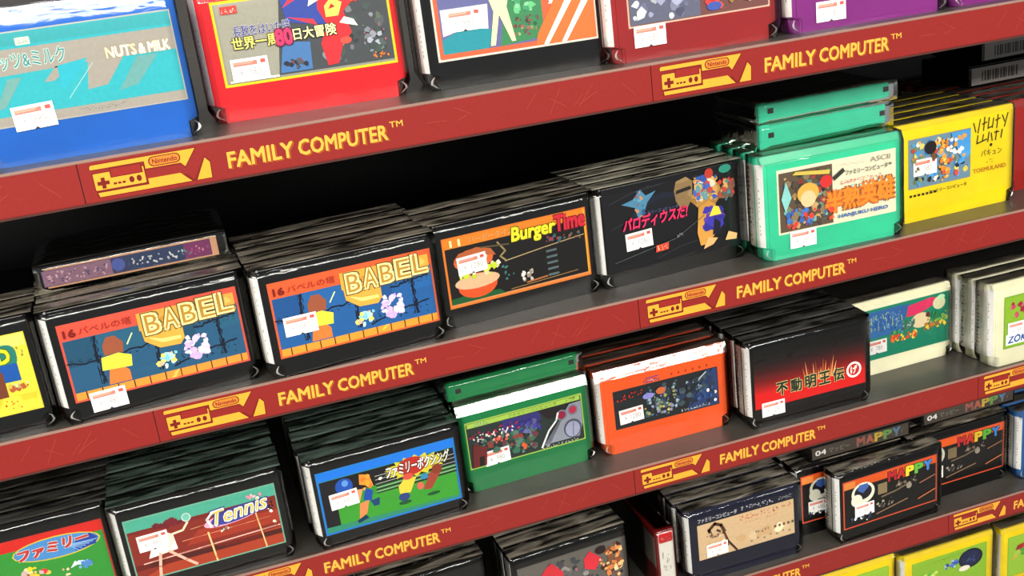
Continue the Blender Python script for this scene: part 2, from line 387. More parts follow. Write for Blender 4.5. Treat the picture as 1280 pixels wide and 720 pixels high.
STY = {  # colour key: (hex, roughness)
 'black': ('0d0c0b', .24), 'blue': ('1f70cc', .3), 'red': ('e8222c', .3), 'dark_red': ('a8292a', .32), 'purple': ('93308c', .32),
 'mint': ('3fcfa2', .28), 'yellow': ('f4dc18', .3), 'green': ('17864a', .28), 'orange': ('ee6320', .28), 'cream': ('efeccf', .35), 'navy': ('1b1d33', .3),
 'sky': ('2766a6', .3), 'crimson': ('7c1a1c', .3), 'brick': ('a8231c', .3), 'rear_orange': ('c8421e', .3)}
CW = {'black': 'black', 'dark_red': 'dark red', 'cream': 'cream white', 'mint': 'mint green', 'navy': 'navy', 'sky': 'blue', 'crimson': 'dark crimson', 'brick': 'red', 'rear_orange': 'deep orange'}
def body_mat(k): return pm('cartridge_plastic_'+k, STY[k][0], rough=STY[k][1])
seedc = [100]
WRAPS = {}
def cartridge(A, yaw, color, label, group=None, W=108, H=72, D=17.8, k=0, tc=None, inset=None, art=None, spine='e9e7e0', spw=.42, price=None,
              top=None, wrap=True, dx=0, pitch=18.9, row=2, zoff=0, folds=True, spineH=None, lc=0, chl=None, tmat=None):
    seedc[0] += 1; sd = seedc[0]
    if tc is None: tc = 1.2 if color in ('black', 'navy') else 6.5
    if inset is None: inset = 1.0 if color in ('black', 'navy') else 2.6
    a = math.radians(yaw); dd = Vector((math.cos(a), math.sin(a), 0)); nn = Vector((-dd.y, dd.x, 0))
    P = Vector((A[0], A[1], EYE+ROW[row][0]+zoff/1000)) + dd*((W/2+dx)/1000) + nn*((D/2+k*pitch)/1000)
    t = empty('game_cartridge', P, a); tag(t, label, 'game cartridge', group)
    key = ('s', W, H, D, tc, inset, color, lc)
    if key in _sh:
        copy_part(_sh[key], t)
    else:
        v, f = shell_mesh(W, H, D, tc, inset, lc=lc); _sh[key] = mesh_obj('shell', v, f, body_mat(color), t)
    if lc:
        kk = ('lc', W, H, D, lc, sd % 3)
        if kk in _sh: o = copy_part(_sh[kk], t)
        else:
            wd = math.hypot(lc, 8); c = Canvas(.006); R2 = random.Random(sd)
            for q in range(16):
                if R2.random() < .55: c.rect(wd*.42, 6+q*2.9, wd*.42+R2.uniform(.6, 1.2), 6+q*2.9+R2.uniform(.8, 2), 'b4b1a8')
            o = _sh[kk] = c.build('spine_label', t, (wd*.1, 0, wd*.93, H-16, 'f2f0ea'), (0, 0, 0), thick=.15)
        o.rotation_euler = (0, 0, math.atan2(-8, lc)); o.location = ((-W/2-lc)/1000-.0002, (-D/2+8)/1000-.00013, .0105)
        if spine:
            kk = ('lcs', W, H, D, lc, spine, sd % 3)
            if kk in _sh: o = copy_part(_sh[kk], t)
            else: o = _sh[kk] = spine_canvas(H-16, D-8.8, spine, .0, sd).build('barcode_label', t, (0, 0, D-8.8, H-16, 'e2dfd4'), (0, 0, 0), 'left', thick=.15)
            o.location = ((-W/2-lc)/1000-.00012, (D/2-.7)/1000, .0105)
    elif spine:
        sH = spineH or H-9.5-7; kk = ('sp', sH, D, spine, spw, sd % 3)
        if kk in _sh:
            o = copy_part(_sh[kk], t); o.location = (-W/2000-.0001, (D/2-.6)/1000, .0105)
        else:
            _sh[kk] = spine_canvas(sH, D-2.2, spine, spw, sd).build('spine_label', t, (0, 0, D-2.2, sH, 'd5d2c6' if spine == 'e9e7e0' else spine), (-W/2000-.0001, (D/2-.6)/1000, .0105), 'left', thick=.2)
    if top: top(t, W, H, D, sd)
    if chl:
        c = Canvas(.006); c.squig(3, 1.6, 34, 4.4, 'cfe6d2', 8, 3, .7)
        o = c.build('top_label', t, (0, 0, W-5, 7.4, 'fbfbf4'), ((-W/2+2.5)/1000, -D/2000-.0001, (H-tc+.1)/1000), thick=.12); o.rotation_euler = (-math.atan(.47), 0, 0)  # white bevel label with faint marks; glare is put into its white
    if art:
        c = Canvas(); bx = art(c)
        c.build('front_label', t, bx, (-W/2000, -D/2000-.00022, 0), 'front')
    if price: sticker(t, price[0], price[1], price[2], W, D, price[3] if len(price) > 3 else 0)
    if wrap:
        tm = tmat or (CREASE if color in ('black', 'navy') else CLEARTOP); wk = (W+lc*1.6, H, D, sd % 3, tm.name, tc)
        if wk in WRAPS: o = copy_part(WRAPS[wk], t); o.location = (-lc*.2/1000, 0, 0)
        else:
            v, f = wrap_mesh(W+lc*1.6, H, D, sd, tc); o = WRAPS[wk] = mesh_obj('wrapper', v, f, WRAP, t, smooth=True, loc=(-lc*.2/1000, 0, 0)); crease_top(WRAPS[wk], H, tm)
        if folds and k == 0:
            for s in (-1, 1):
                v, f = fold_mesh(s, sd+s); mesh_obj('wrapper_tab', v, f, FOLD, o, smooth=True, loc=(s*W/2000+lc*.0002, -D/2000-.0004+.0025, .0004))
    return t

def top_print(bg, marks, txt=None, x0=.08, x1=.92):
    def fn(t, W, H, D, sd):
        kk = ('top', W, H, D, bg, marks, txt, sd % 3)
        if kk in _sh: o = copy_part(_sh[kk], t); o.location = (-W/2000, (-D/2+3)/1000, (H+.12)/1000); return
        c = Canvas(.005); w0, w1 = W*x0, W*x1
        if txt: c.text(txt, w0+8, 2.2, (w1-w0)*.8, 4, marks, .0)
        else: c.squig(w0+4, 1.6, (w1-w0)*.62, 4.6, marks, 16, sd, .5)
        _sh[kk] = c.build('top_label', t, (w0, 0, w1, 11, bg), (-W/2000, (-D/2+3)/1000, (H+.12)/1000), 'top', thick=.12)
    return fn

ORD = ['front', 'second', 'third', 'fourth', 'fifth', 'sixth', 'seventh', 'eighth']
def stack(n, A, yaw, color, where, row, front_label, art=None, price=None, colors=None, jitter=1.0, **kw):
    """a file of cartridges one behind another; the front one carries the visible label"""
    R = random.Random(int(A[0]*1e4)+row)
    for k in range(n):
        col = color if k == 0 or not colors else colors[(k-1) % len(colors)]
        lab = front_label if k == 0 else '%s cartridge, %s in %s' % (CW.get(col, col), ORD[k], where)
        k2 = dict(kw)
        if col == 'rear_orange': k2['tc'] = 1.6
        if k: k2['dx'] = kw.get('dx', 0)+R.uniform(-jitter, jitter)
        cartridge(A, yaw, col, lab, where if k else None, k=k, art=art if k == 0 else None, price=price if k == 0 else None, row=row, **k2)

# ------------------------------------------------------------------ label prints
def frame(c, x0, y0, x1, y1, out, w, inn, r=0):
    if r: c.rrect(x0+w, y0+w, x1-w, y1-w, r, inn)
    else: c.rect(x0+w, y0+w, x1-w, y1-w, inn)
    return (x0, y0, x1, y1, out)

def a_turquoise(c):
    b = frame(c, 10.3, 20, 105, 67.2, 'cfc8ba', .7, '3cc4cc', 1)
    T, G = '35c6d4', 'b9b2a6'
    c.rect(11, 60, 104.3, 66.5, '45b8bd'); c.rect(11, 47, 104.3, 58.6, G)
    c.poly([(11, 48), (11, 45.5), (52, 46.5), (42, 40), (37, 40), (44, 47)], G)
    c.poly([(60, 47.5), (72, 47.5), (66, 34), (57, 33)], G); c.poly([(66, 47.5), (78, 47.5), (67, 34), (58, 34)], G)
    c.poly([(45, 47.2), (60, 49), (52, 40), (44, 34)], T)
    c.poly([(84, 46), (95, 46), (82, 32), (72, 30)], '7fb9b6'); c.poly([(20, 44), (27, 44), (16, 30), (11, 29)], '86bab4')
    c.line([(47, 30), (62, 46)], .35, 'c8e6e2'); c.rect(11, 20.7, 104.3, 25.4, G); c.squig(50, 22, 24, 2, '847f88', 16, 3, .3)
    c.rrect(28, 59.8, 35, 63.6, .5, 'e8ecd8'); c.squig(29, 60.6, 5, 2, '6fb0ac', 3, 5, .3)
    c.text('ナッツ&ミルク', 12, 48.6, 38, 8, '2f9aa2', .0, outline='d8e8dc', ow=.05)
    c.text('NUTS', 69.5, 47.2, 15, 5.2, 'f1ecca', .03, outline='c9a870', ow=.03); c.text('& MILK', 86, 47.2, 15.5, 5, 'f1ecca', .03, outline='c9a870', ow=.03)
    return b
def a_yellowframe(c):
    b = frame(c, 7.5, 19.3, 105.5, 66, 'f2e21c', 1.4, 'a8a89c')
    c.rect(10, 22, 104, 64.5, 'b5b2a2'); c.poly([(38, 22), (104, 22), (104, 64.5), (45, 64.5)], '575b5e')
    c.blot(60, 22.5, 103.5, 64, ['4a5553', '6a6e70', '3d4a46', '7c7f84', '394440', '8a8790', '505d4c'], 46, 1.5, 4.5, 11)
    c.poly([(45, 64.5), (66, 64.5), (69, 46), (47, 50)], '2d3f8c'); c.poly([(46, 58), (60, 64.5), (52, 64.5)], 'cf2f3c'); c.poly([(47, 53), (64, 46), (62, 50)], 'b3303c')
    c.poly([(39, 23), (57, 23), (58, 38), (43, 40)], '3f6a9a'); c.blot(40, 23, 58, 31, ['222430', 'e8e6e0', '4a4a50', '8e3b30', '303848'], 18, .8, 2.2, 12)
    c.poly([(66, 23.5), (72, 24), (76, 34), (82, 40), (79, 52), (86, 58), (80, 63), (73, 61), (66, 64), (65, 55), (69, 46), (64, 36)], 'e2262c')
    c.poly([(69, 50), (76, 50), (79, 57), (73, 60), (69, 56)], 'f0cf56'); c.poly([(71, 54), (75, 55), (73, 57)], 'a81f22')
    c.poly([(76, 46), (86, 43), (84, 47), (79, 49)], 'f2ead0'); c.ell(78, 36, 3.2, 2, 'e84a3c'); c.blot(86, 26, 102, 44, ['9aa0a8', '70767e', '845060', '5a6458'], 20, .8, 2.4, 14)
    c.poly([(60, 57), (67, 60), (66, 64), (62, 63)], 'efe2c0'); c.blot(82, 54, 90, 64, ['e6502c', 'e2262c', 'f08a50'], 5, 1.4, 2.6, 16)
    c.rrect(12.5, 58.8, 21.5, 63, .4, 'd23c34'); c.squig(13, 59.6, 8, 2.4, 'f0dcc8', 4, 7, .4)
    c.text('長靴をはいた猫', 17.5, 46, 31, 5.8, '28286e', .01, dy=0.0, outline='c8c8cc', ow=.03)
    c.text('世界一周', 15.5, 39, 25, 6.6, 'f6ee6c', .015, outline='1e1a14', ow=.06)
    c.text('80', 39.6, 38.4, 9, 8.6, 'd8305c', .03, outline='5a1030', ow=.05); c.text('日大冒険', 49.5, 40, 24, 6.4, 'f6f0a0', .015, outline='1e1a14', ow=.06)
    c.squig(92, 24, 9, 3, 'f0742c', 3, 9, .9); c.rect(10.6, 21.4, 38, 22.6, 'd8d4c0')
    return b
def a_orangestripe(c):
    b = frame(c, 5.4, 16, 102.8, 64, 'efe9dc', 1.2, 'e8764c', 1)
    c.rect(9, 20, 70, 62, '7a7cae'); c.poly([(9, 20), (36, 20), (40, 30), (24, 34), (9, 28)], '32a6b2'); c.poly([(10, 30), (24, 33), (37, 31), (38, 45), (10, 45)], 'eef0ee')
    c.poly([(43, 20), (70, 22), (70, 50), (66, 56), (50, 50), (46, 34)], '4b9a66'); c.blot(47, 22, 69, 36, ['7e4c46', '35704c', '5d4a44', '8a5c50', '9a9a62'], 40, .7, 1.9, 21)
    c.blot(50, 36, 68, 54, ['5fae74', '3d8a5c', '7abf8a'], 20, 1.5, 3.5, 22)
    c.poly([(37, 21), (40, 21), (44, 38), (50, 22), (52.5, 22), (49, 42), (52, 52), (44, 58), (38, 50), (41, 40)], 'e6dfa0'); c.poly([(60, 54), (67, 54), (66, 61), (59, 61)], 'e8e6e4')
    c.poly([(70, 48), (70, 62), (90, 62), (84, 50), (77, 38)], 'a9c4d8'); c.poly([(64, 17.4), (101.6, 17.4), (101.6, 62.8), (89, 62.8), (76, 40), (66, 24)], 'ea6630')
    for x in (69, 80): c.poly([(x, 17.4), (x+3, 17.4), (x+26, 50), (x+21, 50)], 'f2ead8')
    c.poly([(74, 40), (76, 40), (90, 62), (87, 62)], 'f2ead8')
    return b
def a_darkred(c):
    b = frame(c, 9.5, 19.5, 104.1, 66, 'eccab4', 1.0, '8b5a54', 1)
    c.rect(11, 21, 57, 64, '77798f'); c.blot(11, 21, 58, 60, ['8d8fa6', 'a8aab8', 'c4c6cc', '62647c', '9a9cb4', 'b0a8b0'], 60, 2, 6, 31)
    c.blot(56, 22, 78, 60, ['d63224', 'b8281e', 'e24a34', 'c83a3a'], 34, 1.6, 5, 32); c.ell(66, 25, 5, 2.6, '3c4f94')
    c.blot(74, 24, 103, 60, ['d8cf9a', 'b59a5a', '7e8c58', 'e8dcb8', 'c8503c', '8a6a3c'], 60, 1.4, 4, 33)
    return b
def a_purple(c):
    b = frame(c, 9.5, 25, 99, 66, '3f2a66', 1, 'ad7fb8', 1); c.blot(12, 27, 97, 64, ['c79ad0', '8d5fae', 'e0c8e2', '6a4aa0'], 50, 2, 6, 41); return b
def a_babel(tint):
    def f(c):
        b = frame(c, 4, 12.8, 108.2, 62.2, 'f0654c' if tint else 'f4713a', 1.3, '2f6c92' if tint else '2a72b4')
        F = 'f0654c' if tint else 'f4713a'; B1, B2 = ('2f7291', '256080') if tint else ('2b78ba', '2264a4')
        c.rect(5.3, 51.8, 107, 61, F)
        for i, (x0, x1) in enumerate(((5.5, 22), (24, 56), (58, 80), (92, 107))):
            c.rect(x0, 35+i % 2*3, x1, 51.5, B1 if i % 2 else B2)
        R = random.Random(5)
        for pts in ([(23, 51), (21, 40), (24, 30), (22, 19)], [(5.5, 37), (20, 36), (40, 38), (57, 39)], [(57, 51), (58, 40), (55, 28), (57, 20)], [(80, 42), (92, 44), (107, 46)], [(95, 50), (93, 40), (95, 28), (94, 20)], [(64, 21), (80, 26), (107, 30)]):
            P = []
            for (xa, ya), (xb, yb) in zip(pts, pts[1:]):
                for k in range(6): P.append((xa+(xb-xa)*k/6+R.uniform(-.7, .7), ya+(yb-ya)*k/6+R.uniform(-.7, .7)))
            c.line(P, 1.0, '131c34'); c.squig(min(p[0] for p in P), min(p[1] for p in P), max(2.5, max(p[0] for p in P)-min(p[0] for p in P)), max(2, max(p[1] for p in P)-min(p[1] for p in P)), '152440', 9, 60, .5)
        c.rect(5.3, 14, 107, 18.8, 'f5b046' if tint else 'f8b440')
        for i in range(11): c.rect(11+9.2*i, 14, 11.7+9.2*i, 18.8, '5b2414')
        # plain blocks of colour where the label shows figures
        c.poly([(25, 19.5), (38, 19.5), (38, 26), (34, 30), (27, 29)], 'e07030'); c.poly([(23, 29), (40, 28), (41, 35), (34, 38), (24, 37)], 'd6cf3a')
        c.poly([(26, 38), (37, 38), (38, 44), (34, 49), (29, 49), (26, 44)], '8c4a30'); c.line([(40, 42), (44, 48)], .7, 'd8f0a0')
        c.blot(50, 20, 68, 32, ['9fd0d8', 'd8e8e0', 'e0a88c', 'e8c860', '74b8cc'], 22, 1.2, 3, 51); c.blot(70, 21, 88, 40, ['d9a8c8', 'e8c8dc', 'b8a0d0', 'c8b8e0', 'e8d8e8'], 30, 1.3, 3.4, 52)
        c.poly([(49, 52), (50, 41), (58, 35), (70, 34.5), (73, 38), (73, 52)], 'd09a3c'); c.poly([(52, 43), (60, 38), (71, 38), (71, 40), (60, 40.5)], 'e8cc70')
        c.rect(48.5, 48, 106, 59, 'c9963c' if tint else 'd69a38'); c.blot(49, 47, 106, 60.4, ['c9963c', 'b8842c', 'dcae54'], 26, 2, 4, 53)
        for i, ch in enumerate('BABEL'):
            c.text(ch, 52.5+10.8*i, 45.5+i*.7, 8, 11.5, 'ecd890', .07, outline='5a4418', ow=.035)
            c.text(ch, 52.5+10.8*i, 45.5+i*.7, 8, 11.5, 'a87c2c', -.01)
        c.text('16', 7, 54, 6.5, 4.6, '6c1610', .03); c.text('バベルの塔', 15.5, 54.2, 30, 4.6, '8a2216', .0)
        return b
    return f
def a_burger(c):
    b = frame(c, 3.7, 13.5, 108, 62, 'f28c2a', 1.5, '191411')
    c.rect(5, 54.5, 107, 61, 'f09428'); c.rect(5.2, 14.8, 107, 16.2, 'e8a060'); c.rect(106, 15, 107.2, 61, 'f4bc34')
    c.poly([(5.5, 16), (44, 16), (40, 19.5), (20, 21), (5.5, 20)], '1f6a34')
    c.ell(25, 26, 14, 8.5, 'e8642a'); c.ell(25, 29, 16, 5, 'e8c8a0'); c.blot(12, 30, 44, 41, ['b8482a', 'e8dcc0', 'c8dc3a', 'd8e83a', 'a83c22'], 30, 1.5, 3.4, 61); c.ell(24, 44, 14, 7.5, 'd8622e')
    c.poly([(10, 44), (14, 50), (27, 52), (37, 49), (40, 44), (26, 46)], 'ae5a30'); c.ell(25, 44.5, 9, 3.2, 'e8c89a')
    c.line([(46, 38), (75, 41), (105, 43.5)], .7, 'a08a60'); c.line([(42, 52), (47, 45), (43, 42), (47, 38)], 1.2, '8d7a50'); c.line([(30, 51), (50, 49)], 1, '5a4c34')
    for i in range(5): c.rect(76, 20+i*4.2, 84, 21.6+i*4.2, '4a5a5c')
    c.blot(55, 19, 66, 29, ['b0a898', '8a7c70', 'd8d0c4'], 9, 1.3, 2.4, 62); c.line([(60, 19.5), (75, 20.5)], 1.1, '9a5c30'); c.line([(48, 17.6), (98, 19.5)], .5, '8a6a3c')
    c.blot(42, 22, 52, 36, ['2f5a56', '27403e', '3d6a66'], 8, 1, 2, 63); c.blot(76, 41, 92, 50, ['a03040', '6a2a34', '3c5a5c'], 16, .9, 2.2, 64); c.blot(92, 41, 104, 48, ['6a4a3c', '2f5a5c', '7a5a48'], 8, .9, 1.6, 65)
    c.text('11', 9, 55.6, 7, 4.4, 'f6e8a0', .03); c.text('バーガータイム', 22, 55.8, 32, 4.0, 'd8b070', .0)
    c.text('Burger', 52, 47.2, 31.5, 12, 'efe22c', .03, .1, outline='5a4a10', ow=.04); c.text('Time', 84, 50, 22, 10.6, 'cf2838', .035, .05, outline='6a1020', ow=.04)
    return b
def a_parodius(c):
    b = (.6, 10.2, 107.4, 70.8, '141317')
    for i, (x, y) in enumerate(((6, 60), (6, 42), (52, 58), (40, 14))): c.line([(x, y), (x+18, y+5), (x+40, y+7)], .5, '3a3c48')
    c.ell(42, 50, 20, 10, '1d2236', .2); c.ell(44, 48, 17, 8, '191b24', .2)
    c.poly([(15, 58), (24, 60), (30, 66), (34, 61), (42, 63), (35, 56), (31, 47), (27, 46), (25, 54)], '5c9ab8'); c.blot(24, 46, 34, 68, ['c04a3c', '7ab8c8', 'e0a070', '3a6a98'], 16, .9, 2, 71)
    c.poly([(56, 60), (58, 66), (66, 68), (71, 64), (70, 52), (66, 46), (60, 47), (57, 52)], 'a08458'); c.poly([(57, 57), (70, 58.5), (69, 61), (58, 59.6)], '2b2420')
    c.poly([(68, 50), (74, 60), (72, 66), (82, 66), (92, 58), (94, 50), (88, 44), (74, 44)], 'b88a44'); c.poly([(72, 58), (74, 66), (82, 67), (86, 60), (80, 56)], '3458a8'); c.poly([(88, 48), (96, 58), (104, 60), (105, 54), (98, 46)], '8a5a40'); c.blot(70, 46, 92, 66, ['d8a050', 'e0b860', '3a5aa8', '4668b8', 'c84a3c', '6a9aa0', 'e8d8b8'], 60, 1.5, 4.2, 72); c.ell(84, 67, 3.4, 3.6, 'c23c30'); c.ell(97, 68, 5, 3, '2f8f78')
    c.blot(90, 44, 106, 62, ['4a8a8c', 'c84038', 'd8a860', '6a5a50', '3c6a70'], 26, 1.2, 3.2, 73)
    c.poly([(74, 16), (80, 16), (86, 22), (88, 44), (82, 48), (74, 44), (72, 26)], 'c89040'); c.blot(75, 24, 96, 46, ['3c34a0', '4a40b8', '5a3a98', '2e2c88'], 36, 2, 5, 74)
    c.poly([(82, 36), (92, 36), (90, 42), (86, 43)], 'e6d23c'); c.poly([(76, 13), (84, 15), (88, 19), (80, 21)], 'dfa468'); c.poly([(94, 16), (103, 15), (104, 19), (97, 22)], 'e0b070'); c.poly([(84, 22), (90, 22), (91, 30), (86, 34)], '1a1826')
    c.text('パロディウスだ!', 14, 38.6, 50, 9.2, 'd32050', .03, .15, dy=.02); c.text('パロディウスだ!', 14.4, 39, 50, 9.2, 'ea3a6a', -.0, .15, dy=.02)
    c.line([(6, 18), (55, 26), (78, 38)], .4, '4a5450'); c.poly([(38, 19), (48, 19.5), (48.6, 24.5), (38.6, 24)], 'c8402c'); c.squig(39, 20, 9, 3.4, 'f0c8a0', 3, 8, .5)
    c.text('ファミリーコンピュータ', 28, 47.6, 30, 2.6, '5a6a90', .0); c.blot(30, 4, 60, 8, ['202020'], 1, .5, 1, 3)
    c.squig(55, 26, 6, 3, '8a8a90', 3, 12, .5)
    return b
def a_hero(c):
    b = frame(c, 9.6, 18, 104.2, 65, 'f0ecd2', 1.0, 'ece7cd')
    c.rect(11, 19.4, 53, 62.5, '6f5c46'); c.blot(11, 19.5, 53, 62.3, ['7a6a50', '4a3c34', '9a3c34', '5a7a6a', 'b09060', '3c5a80', 'a88850', '2f3430', '6aa090'], 110, 1.2, 4, 81)
    c.blot(14, 20, 40, 36, ['3c6ab0', 'c83c34', '34589a', '5a3c78'], 20, 1.2, 3.5, 82); c.ell(33, 45, 8.5, 7.5, 'd89a40'); c.ell(33, 41, 6, 6, 'e8b484'); c.ell(47.5, 51, 5, 4.6, 'c02c2a')
    c.poly([(21, 60), (50, 56), (51, 59), (24, 62)], 'c8b04c'); c.poly([(16, 56), (20, 44), (15, 34), (12, 44)], '7ab8b0')
    c.squig(56, 59.5, 22, 2, 'b8b2a0', 10, 3, .3); c.text('ASCII', 83, 58.6, 16, 3.6, '8a8578', .0)
    c.line([(54, 52), (61, 56.5)], 3.2, '33302c'); c.text('ファミリーコンピュータ™', 63, 52.4, 37, 3.6, '2a2723', .012); c.squig(58, 46.6, 34, 2.6, 'd0584c', 13, 5, .6)
    for i, ch in enumerate('半熟英雄'): c.text(ch, 47+13.6*i, 27.5+.6*i, 14, 15+.6*i, 'ec7a24', .03, outline='8a4a1c' if i % 2 else 'b85a20', ow=.05)
    c.blot(57, 42, 103, 45.5, ['8ab4a8', 'a0c4b8'], 8, .7, 1.4, 83); c.blot(46, 22, 54, 34, ['d84030', 'e85a30'], 10, 1, 2.4, 84)
    c.text('HANJUKU HERO', 56.5, 21.5, 40, 3.4, '2c5a9a', .025)
    return b
def a_yellow(c):
    b = (9.2, 25.6, 64.4, 63.3, '8a9aa0')
    c.rect(9.9, 26.3, 63.7, 62.6, '7ea0b4'); c.blot(10, 26.4, 63.6, 62.4, ['d8943c', 'e8b04a', 'f0ece0', '3a82c4', '4a9ad4', '2c2a28', '7a8a54', 'c84a3c', 'e8d860', '5ab0dc', '6a4a30'], 120, 1.3, 4, 91)
    c.poly([(46, 62.5), (63.6, 62.5), (63.6, 44), (56, 40)], '4a9ad8'); c.blot(44, 40, 62, 62, ['f0f0ec', 'e8a040', '4a9ad8'], 18, 1.2, 3, 92); c.ell(28, 55, 5, 5, '201c1c'); c.blot(34, 28, 46, 60, ['e89a3c', 'f0b850', 'd87c2c'], 24, 1.5, 3.2, 93)
    return b
def a_yellow_marks(c):
    
    for st in ([(67, 66), (69, 59)], [(73, 68), (71, 58)], [(75, 64), (79, 65)], [(77, 69), (76, 59)], [(81, 68), (80, 60), (84, 61)], [(85, 67), (84, 60)], [(87, 65), (91, 66)], [(89, 69), (88, 59)], [(93, 68), (95, 63)], [(98, 69), (95, 59)],
               [(71, 56), (70, 50), (75, 51)], [(76, 56), (75, 51), (79, 52)], [(81, 57), (80, 50)], [(83, 56), (84, 50)], [(86, 56), (90, 56)], [(88, 57), (87, 50)], [(93, 57), (92, 51)]):
        c.line(st, 1.0, '2c2410')
    c.ell(83, 47, 1.2, 1.2, '2c2410'); c.text('バキュン', 74, 39, 19, 5, '4a3c14', .0); c.squig(78, 33.5, 8, 3, '8a7a1c', 3, 19, .4)
    c.text('TOEMULAND', 67, 27.4, 30, 3.2, 'c88a10', .02)
    for i in range(7): c.rect(10+i*3.6, 19.5, 12.2+i*3.6, 21.2, '1c1a10')
    c.text('ファミリーコンピュータ', 27, 19.6, 34, 2.8, '1c1a10', .01)
    return (66.8, 27, 66.9, 27.1, 'f4dc18')
def a_land(c):
    b = (4, 13, 104.8, 62, 'f6e84a')
    c.rect(5, 54, 104, 61.4, 'f8f080'); c.rrect(30, 42, 98, 56, 5, '2f8f80'); c.text('MAPPY-LAND', 34, 45, 60, 8.6, 'e8e830', .04, outline='3c6a20', ow=.03)
    c.rect(86, 33, 97, 44, '1c66b8'); c.rect(70, 24, 88, 40, '8a4a2c'); c.rect(60, 38, 86, 42, 'e8dca0'); c.blot(88, 24, 102, 33, ['c86a3c', 'e8c850', '8a4a2c', 'e0e0a0'], 14, 1, 2.6, 101)
    c.rect(5, 14, 104, 24, 'f4d83a'); c.squig(84, 16, 10, 6, 'c05a20', 3, 23, .9); c.blot(8, 25, 60, 40, ['c84a3c', '3c8a5c', 'e8c850', '3c6ab0'], 30, 2, 5, 102); c.blot(98, 44, 104, 54, ['8a7a3c', 'd8c84a'], 8, .8, 1.6, 103)
    return b
def a_oval(c):
    b = frame(c, 4, 10.3, 105.2, 59.5, 'd83024', 1, '3fa442'); c.rect(5, 51, 104.4, 58.6, 'de2c20'); c.rect(5, 11.5, 103.6, 50.6, '3ea63e')
    c.ell(73, 46.5, 29, 8.6, 'e8d040'); c.ell(73, 46.5, 28, 7.7, '5aa0d8'); c.poly([(84, 40), (98, 42), (100, 47), (96, 51), (86, 50)], '2f52b0')
    for i in range(6): c.line([(80, 46), (86+2.6*i, 40.4+i*1.0)], .7, '9ac4e8')
    c.text('ファミリー', 47, 41.5, 46, 7.6, 'c82a50', .045, .2, dy=.08, outline='f0e8d8', ow=.04); c.text('ファミリー', 47, 41.5, 46, 7.6, 'd84a2c', .0, .2, dy=.08)
    c.blot(44, 16, 66, 38, ['e8c82c', 'e8e0c0', 'd83a3c', 'f0b850', 'c8a8a0'], 26, 1.2, 3.4, 111); c.blot(82, 24, 96, 34, ['7aa8d0', 'c0d8e8', '4a80b8', 'e8f0f0'], 12, 1.5, 3.4, 112); c.poly([(78, 28), (84, 30), (82, 33)], 'e0e8e8')
    c.blot(70, 22, 78, 30, ['e0c8a0', 'd0a080'], 5, .9, 1.8, 113)
    return b
def a_tennis(c):
    b = frame(c, 2.8, 12, 106.6, 60.5, '86c4aa', 1, '8e2a22')
    c.rect(3.8, 51, 105.6, 59.5, '5cbda4'); c.poly([(3.8, 13), (105.6, 13), (105.6, 47), (3.8, 49)], '9c3224'); c.poly([(4, 13), (105.6, 13), (105.6, 26), (30, 22)], 'c04a28'); c.poly([(40, 30), (105.6, 30), (105.6, 40), (50, 40)], 'b84026')
    c.blot(18, 46, 48, 56, ['8a2430', '7a1e2c', '9a2c34'], 18, 2, 4, 121); c.rect(3.8, 20.5, 105.6, 24.5, '5e1d16'); c.line([(10, 24.8), (105, 27.6)], .9, 'd8a898'); c.line([(45, 42), (96, 45)], .5, 'c88a5c'); c.line([(38, 34.5), (100, 36)], .5, 'd0805c')
    c.line([(56, 36), (58, 12.6)], 1.2, 'e8b878'); c.line([(90, 44), (93, 13)], .9, 'e8b878')
    # plain pale limbs: a player in white at the left
    c.poly([(14, 28), (34, 30), (33, 42), (27, 46), (20, 42)], 'efe8d8'); c.line([(32, 42), (40, 43), (44, 48)], 1.5, 'e8d0b0'); c.ell(44, 52, 3.2, 3.4, 'b8d0c0'); c.ell(44, 52, 2.4, 2.6, '6cb8a4')
    c.line([(22, 30), (20, 20), (19, 13.5)], 2, 'e8a890'); c.line([(28, 30), (38, 20), (44, 14.5)], 2, 'e8a890'); c.blot(64, 33, 72, 39, ['d8d0b8', '8a6a5c', '5a4a48'], 8, .8, 1.6, 122); c.blot(98, 38, 104, 48, ['e8e0d0', '2a1a1c', 'b84a3c'], 7, 1, 2, 123); c.blot(100, 26, 105, 34, ['e8d8b0', '8a3c2c'], 5, .7, 1.4, 125)
    c.ell(76, 44, 22, 5.2, 'e8a0b4', .12); c.ell(78, 45, 19, 5.5, '38408e', .14)
    c.text('Tennis', 58, 39.5, 40, 11, 'e8e8dc', .03, .25, dy=.1, outline='38387a', ow=.05); c.text('Tennis', 58, 39.8, 40, 10, 'c8b44a', -.01, .25, dy=.1); c.blot(84, 52, 98, 58, ['d88ca0', 'e8b8b8'], 5, 1, 2.2, 124)
    c.line([(59, 40), (57, 46), (61, 50)], 1.6, 'e0e0dc')
    return b
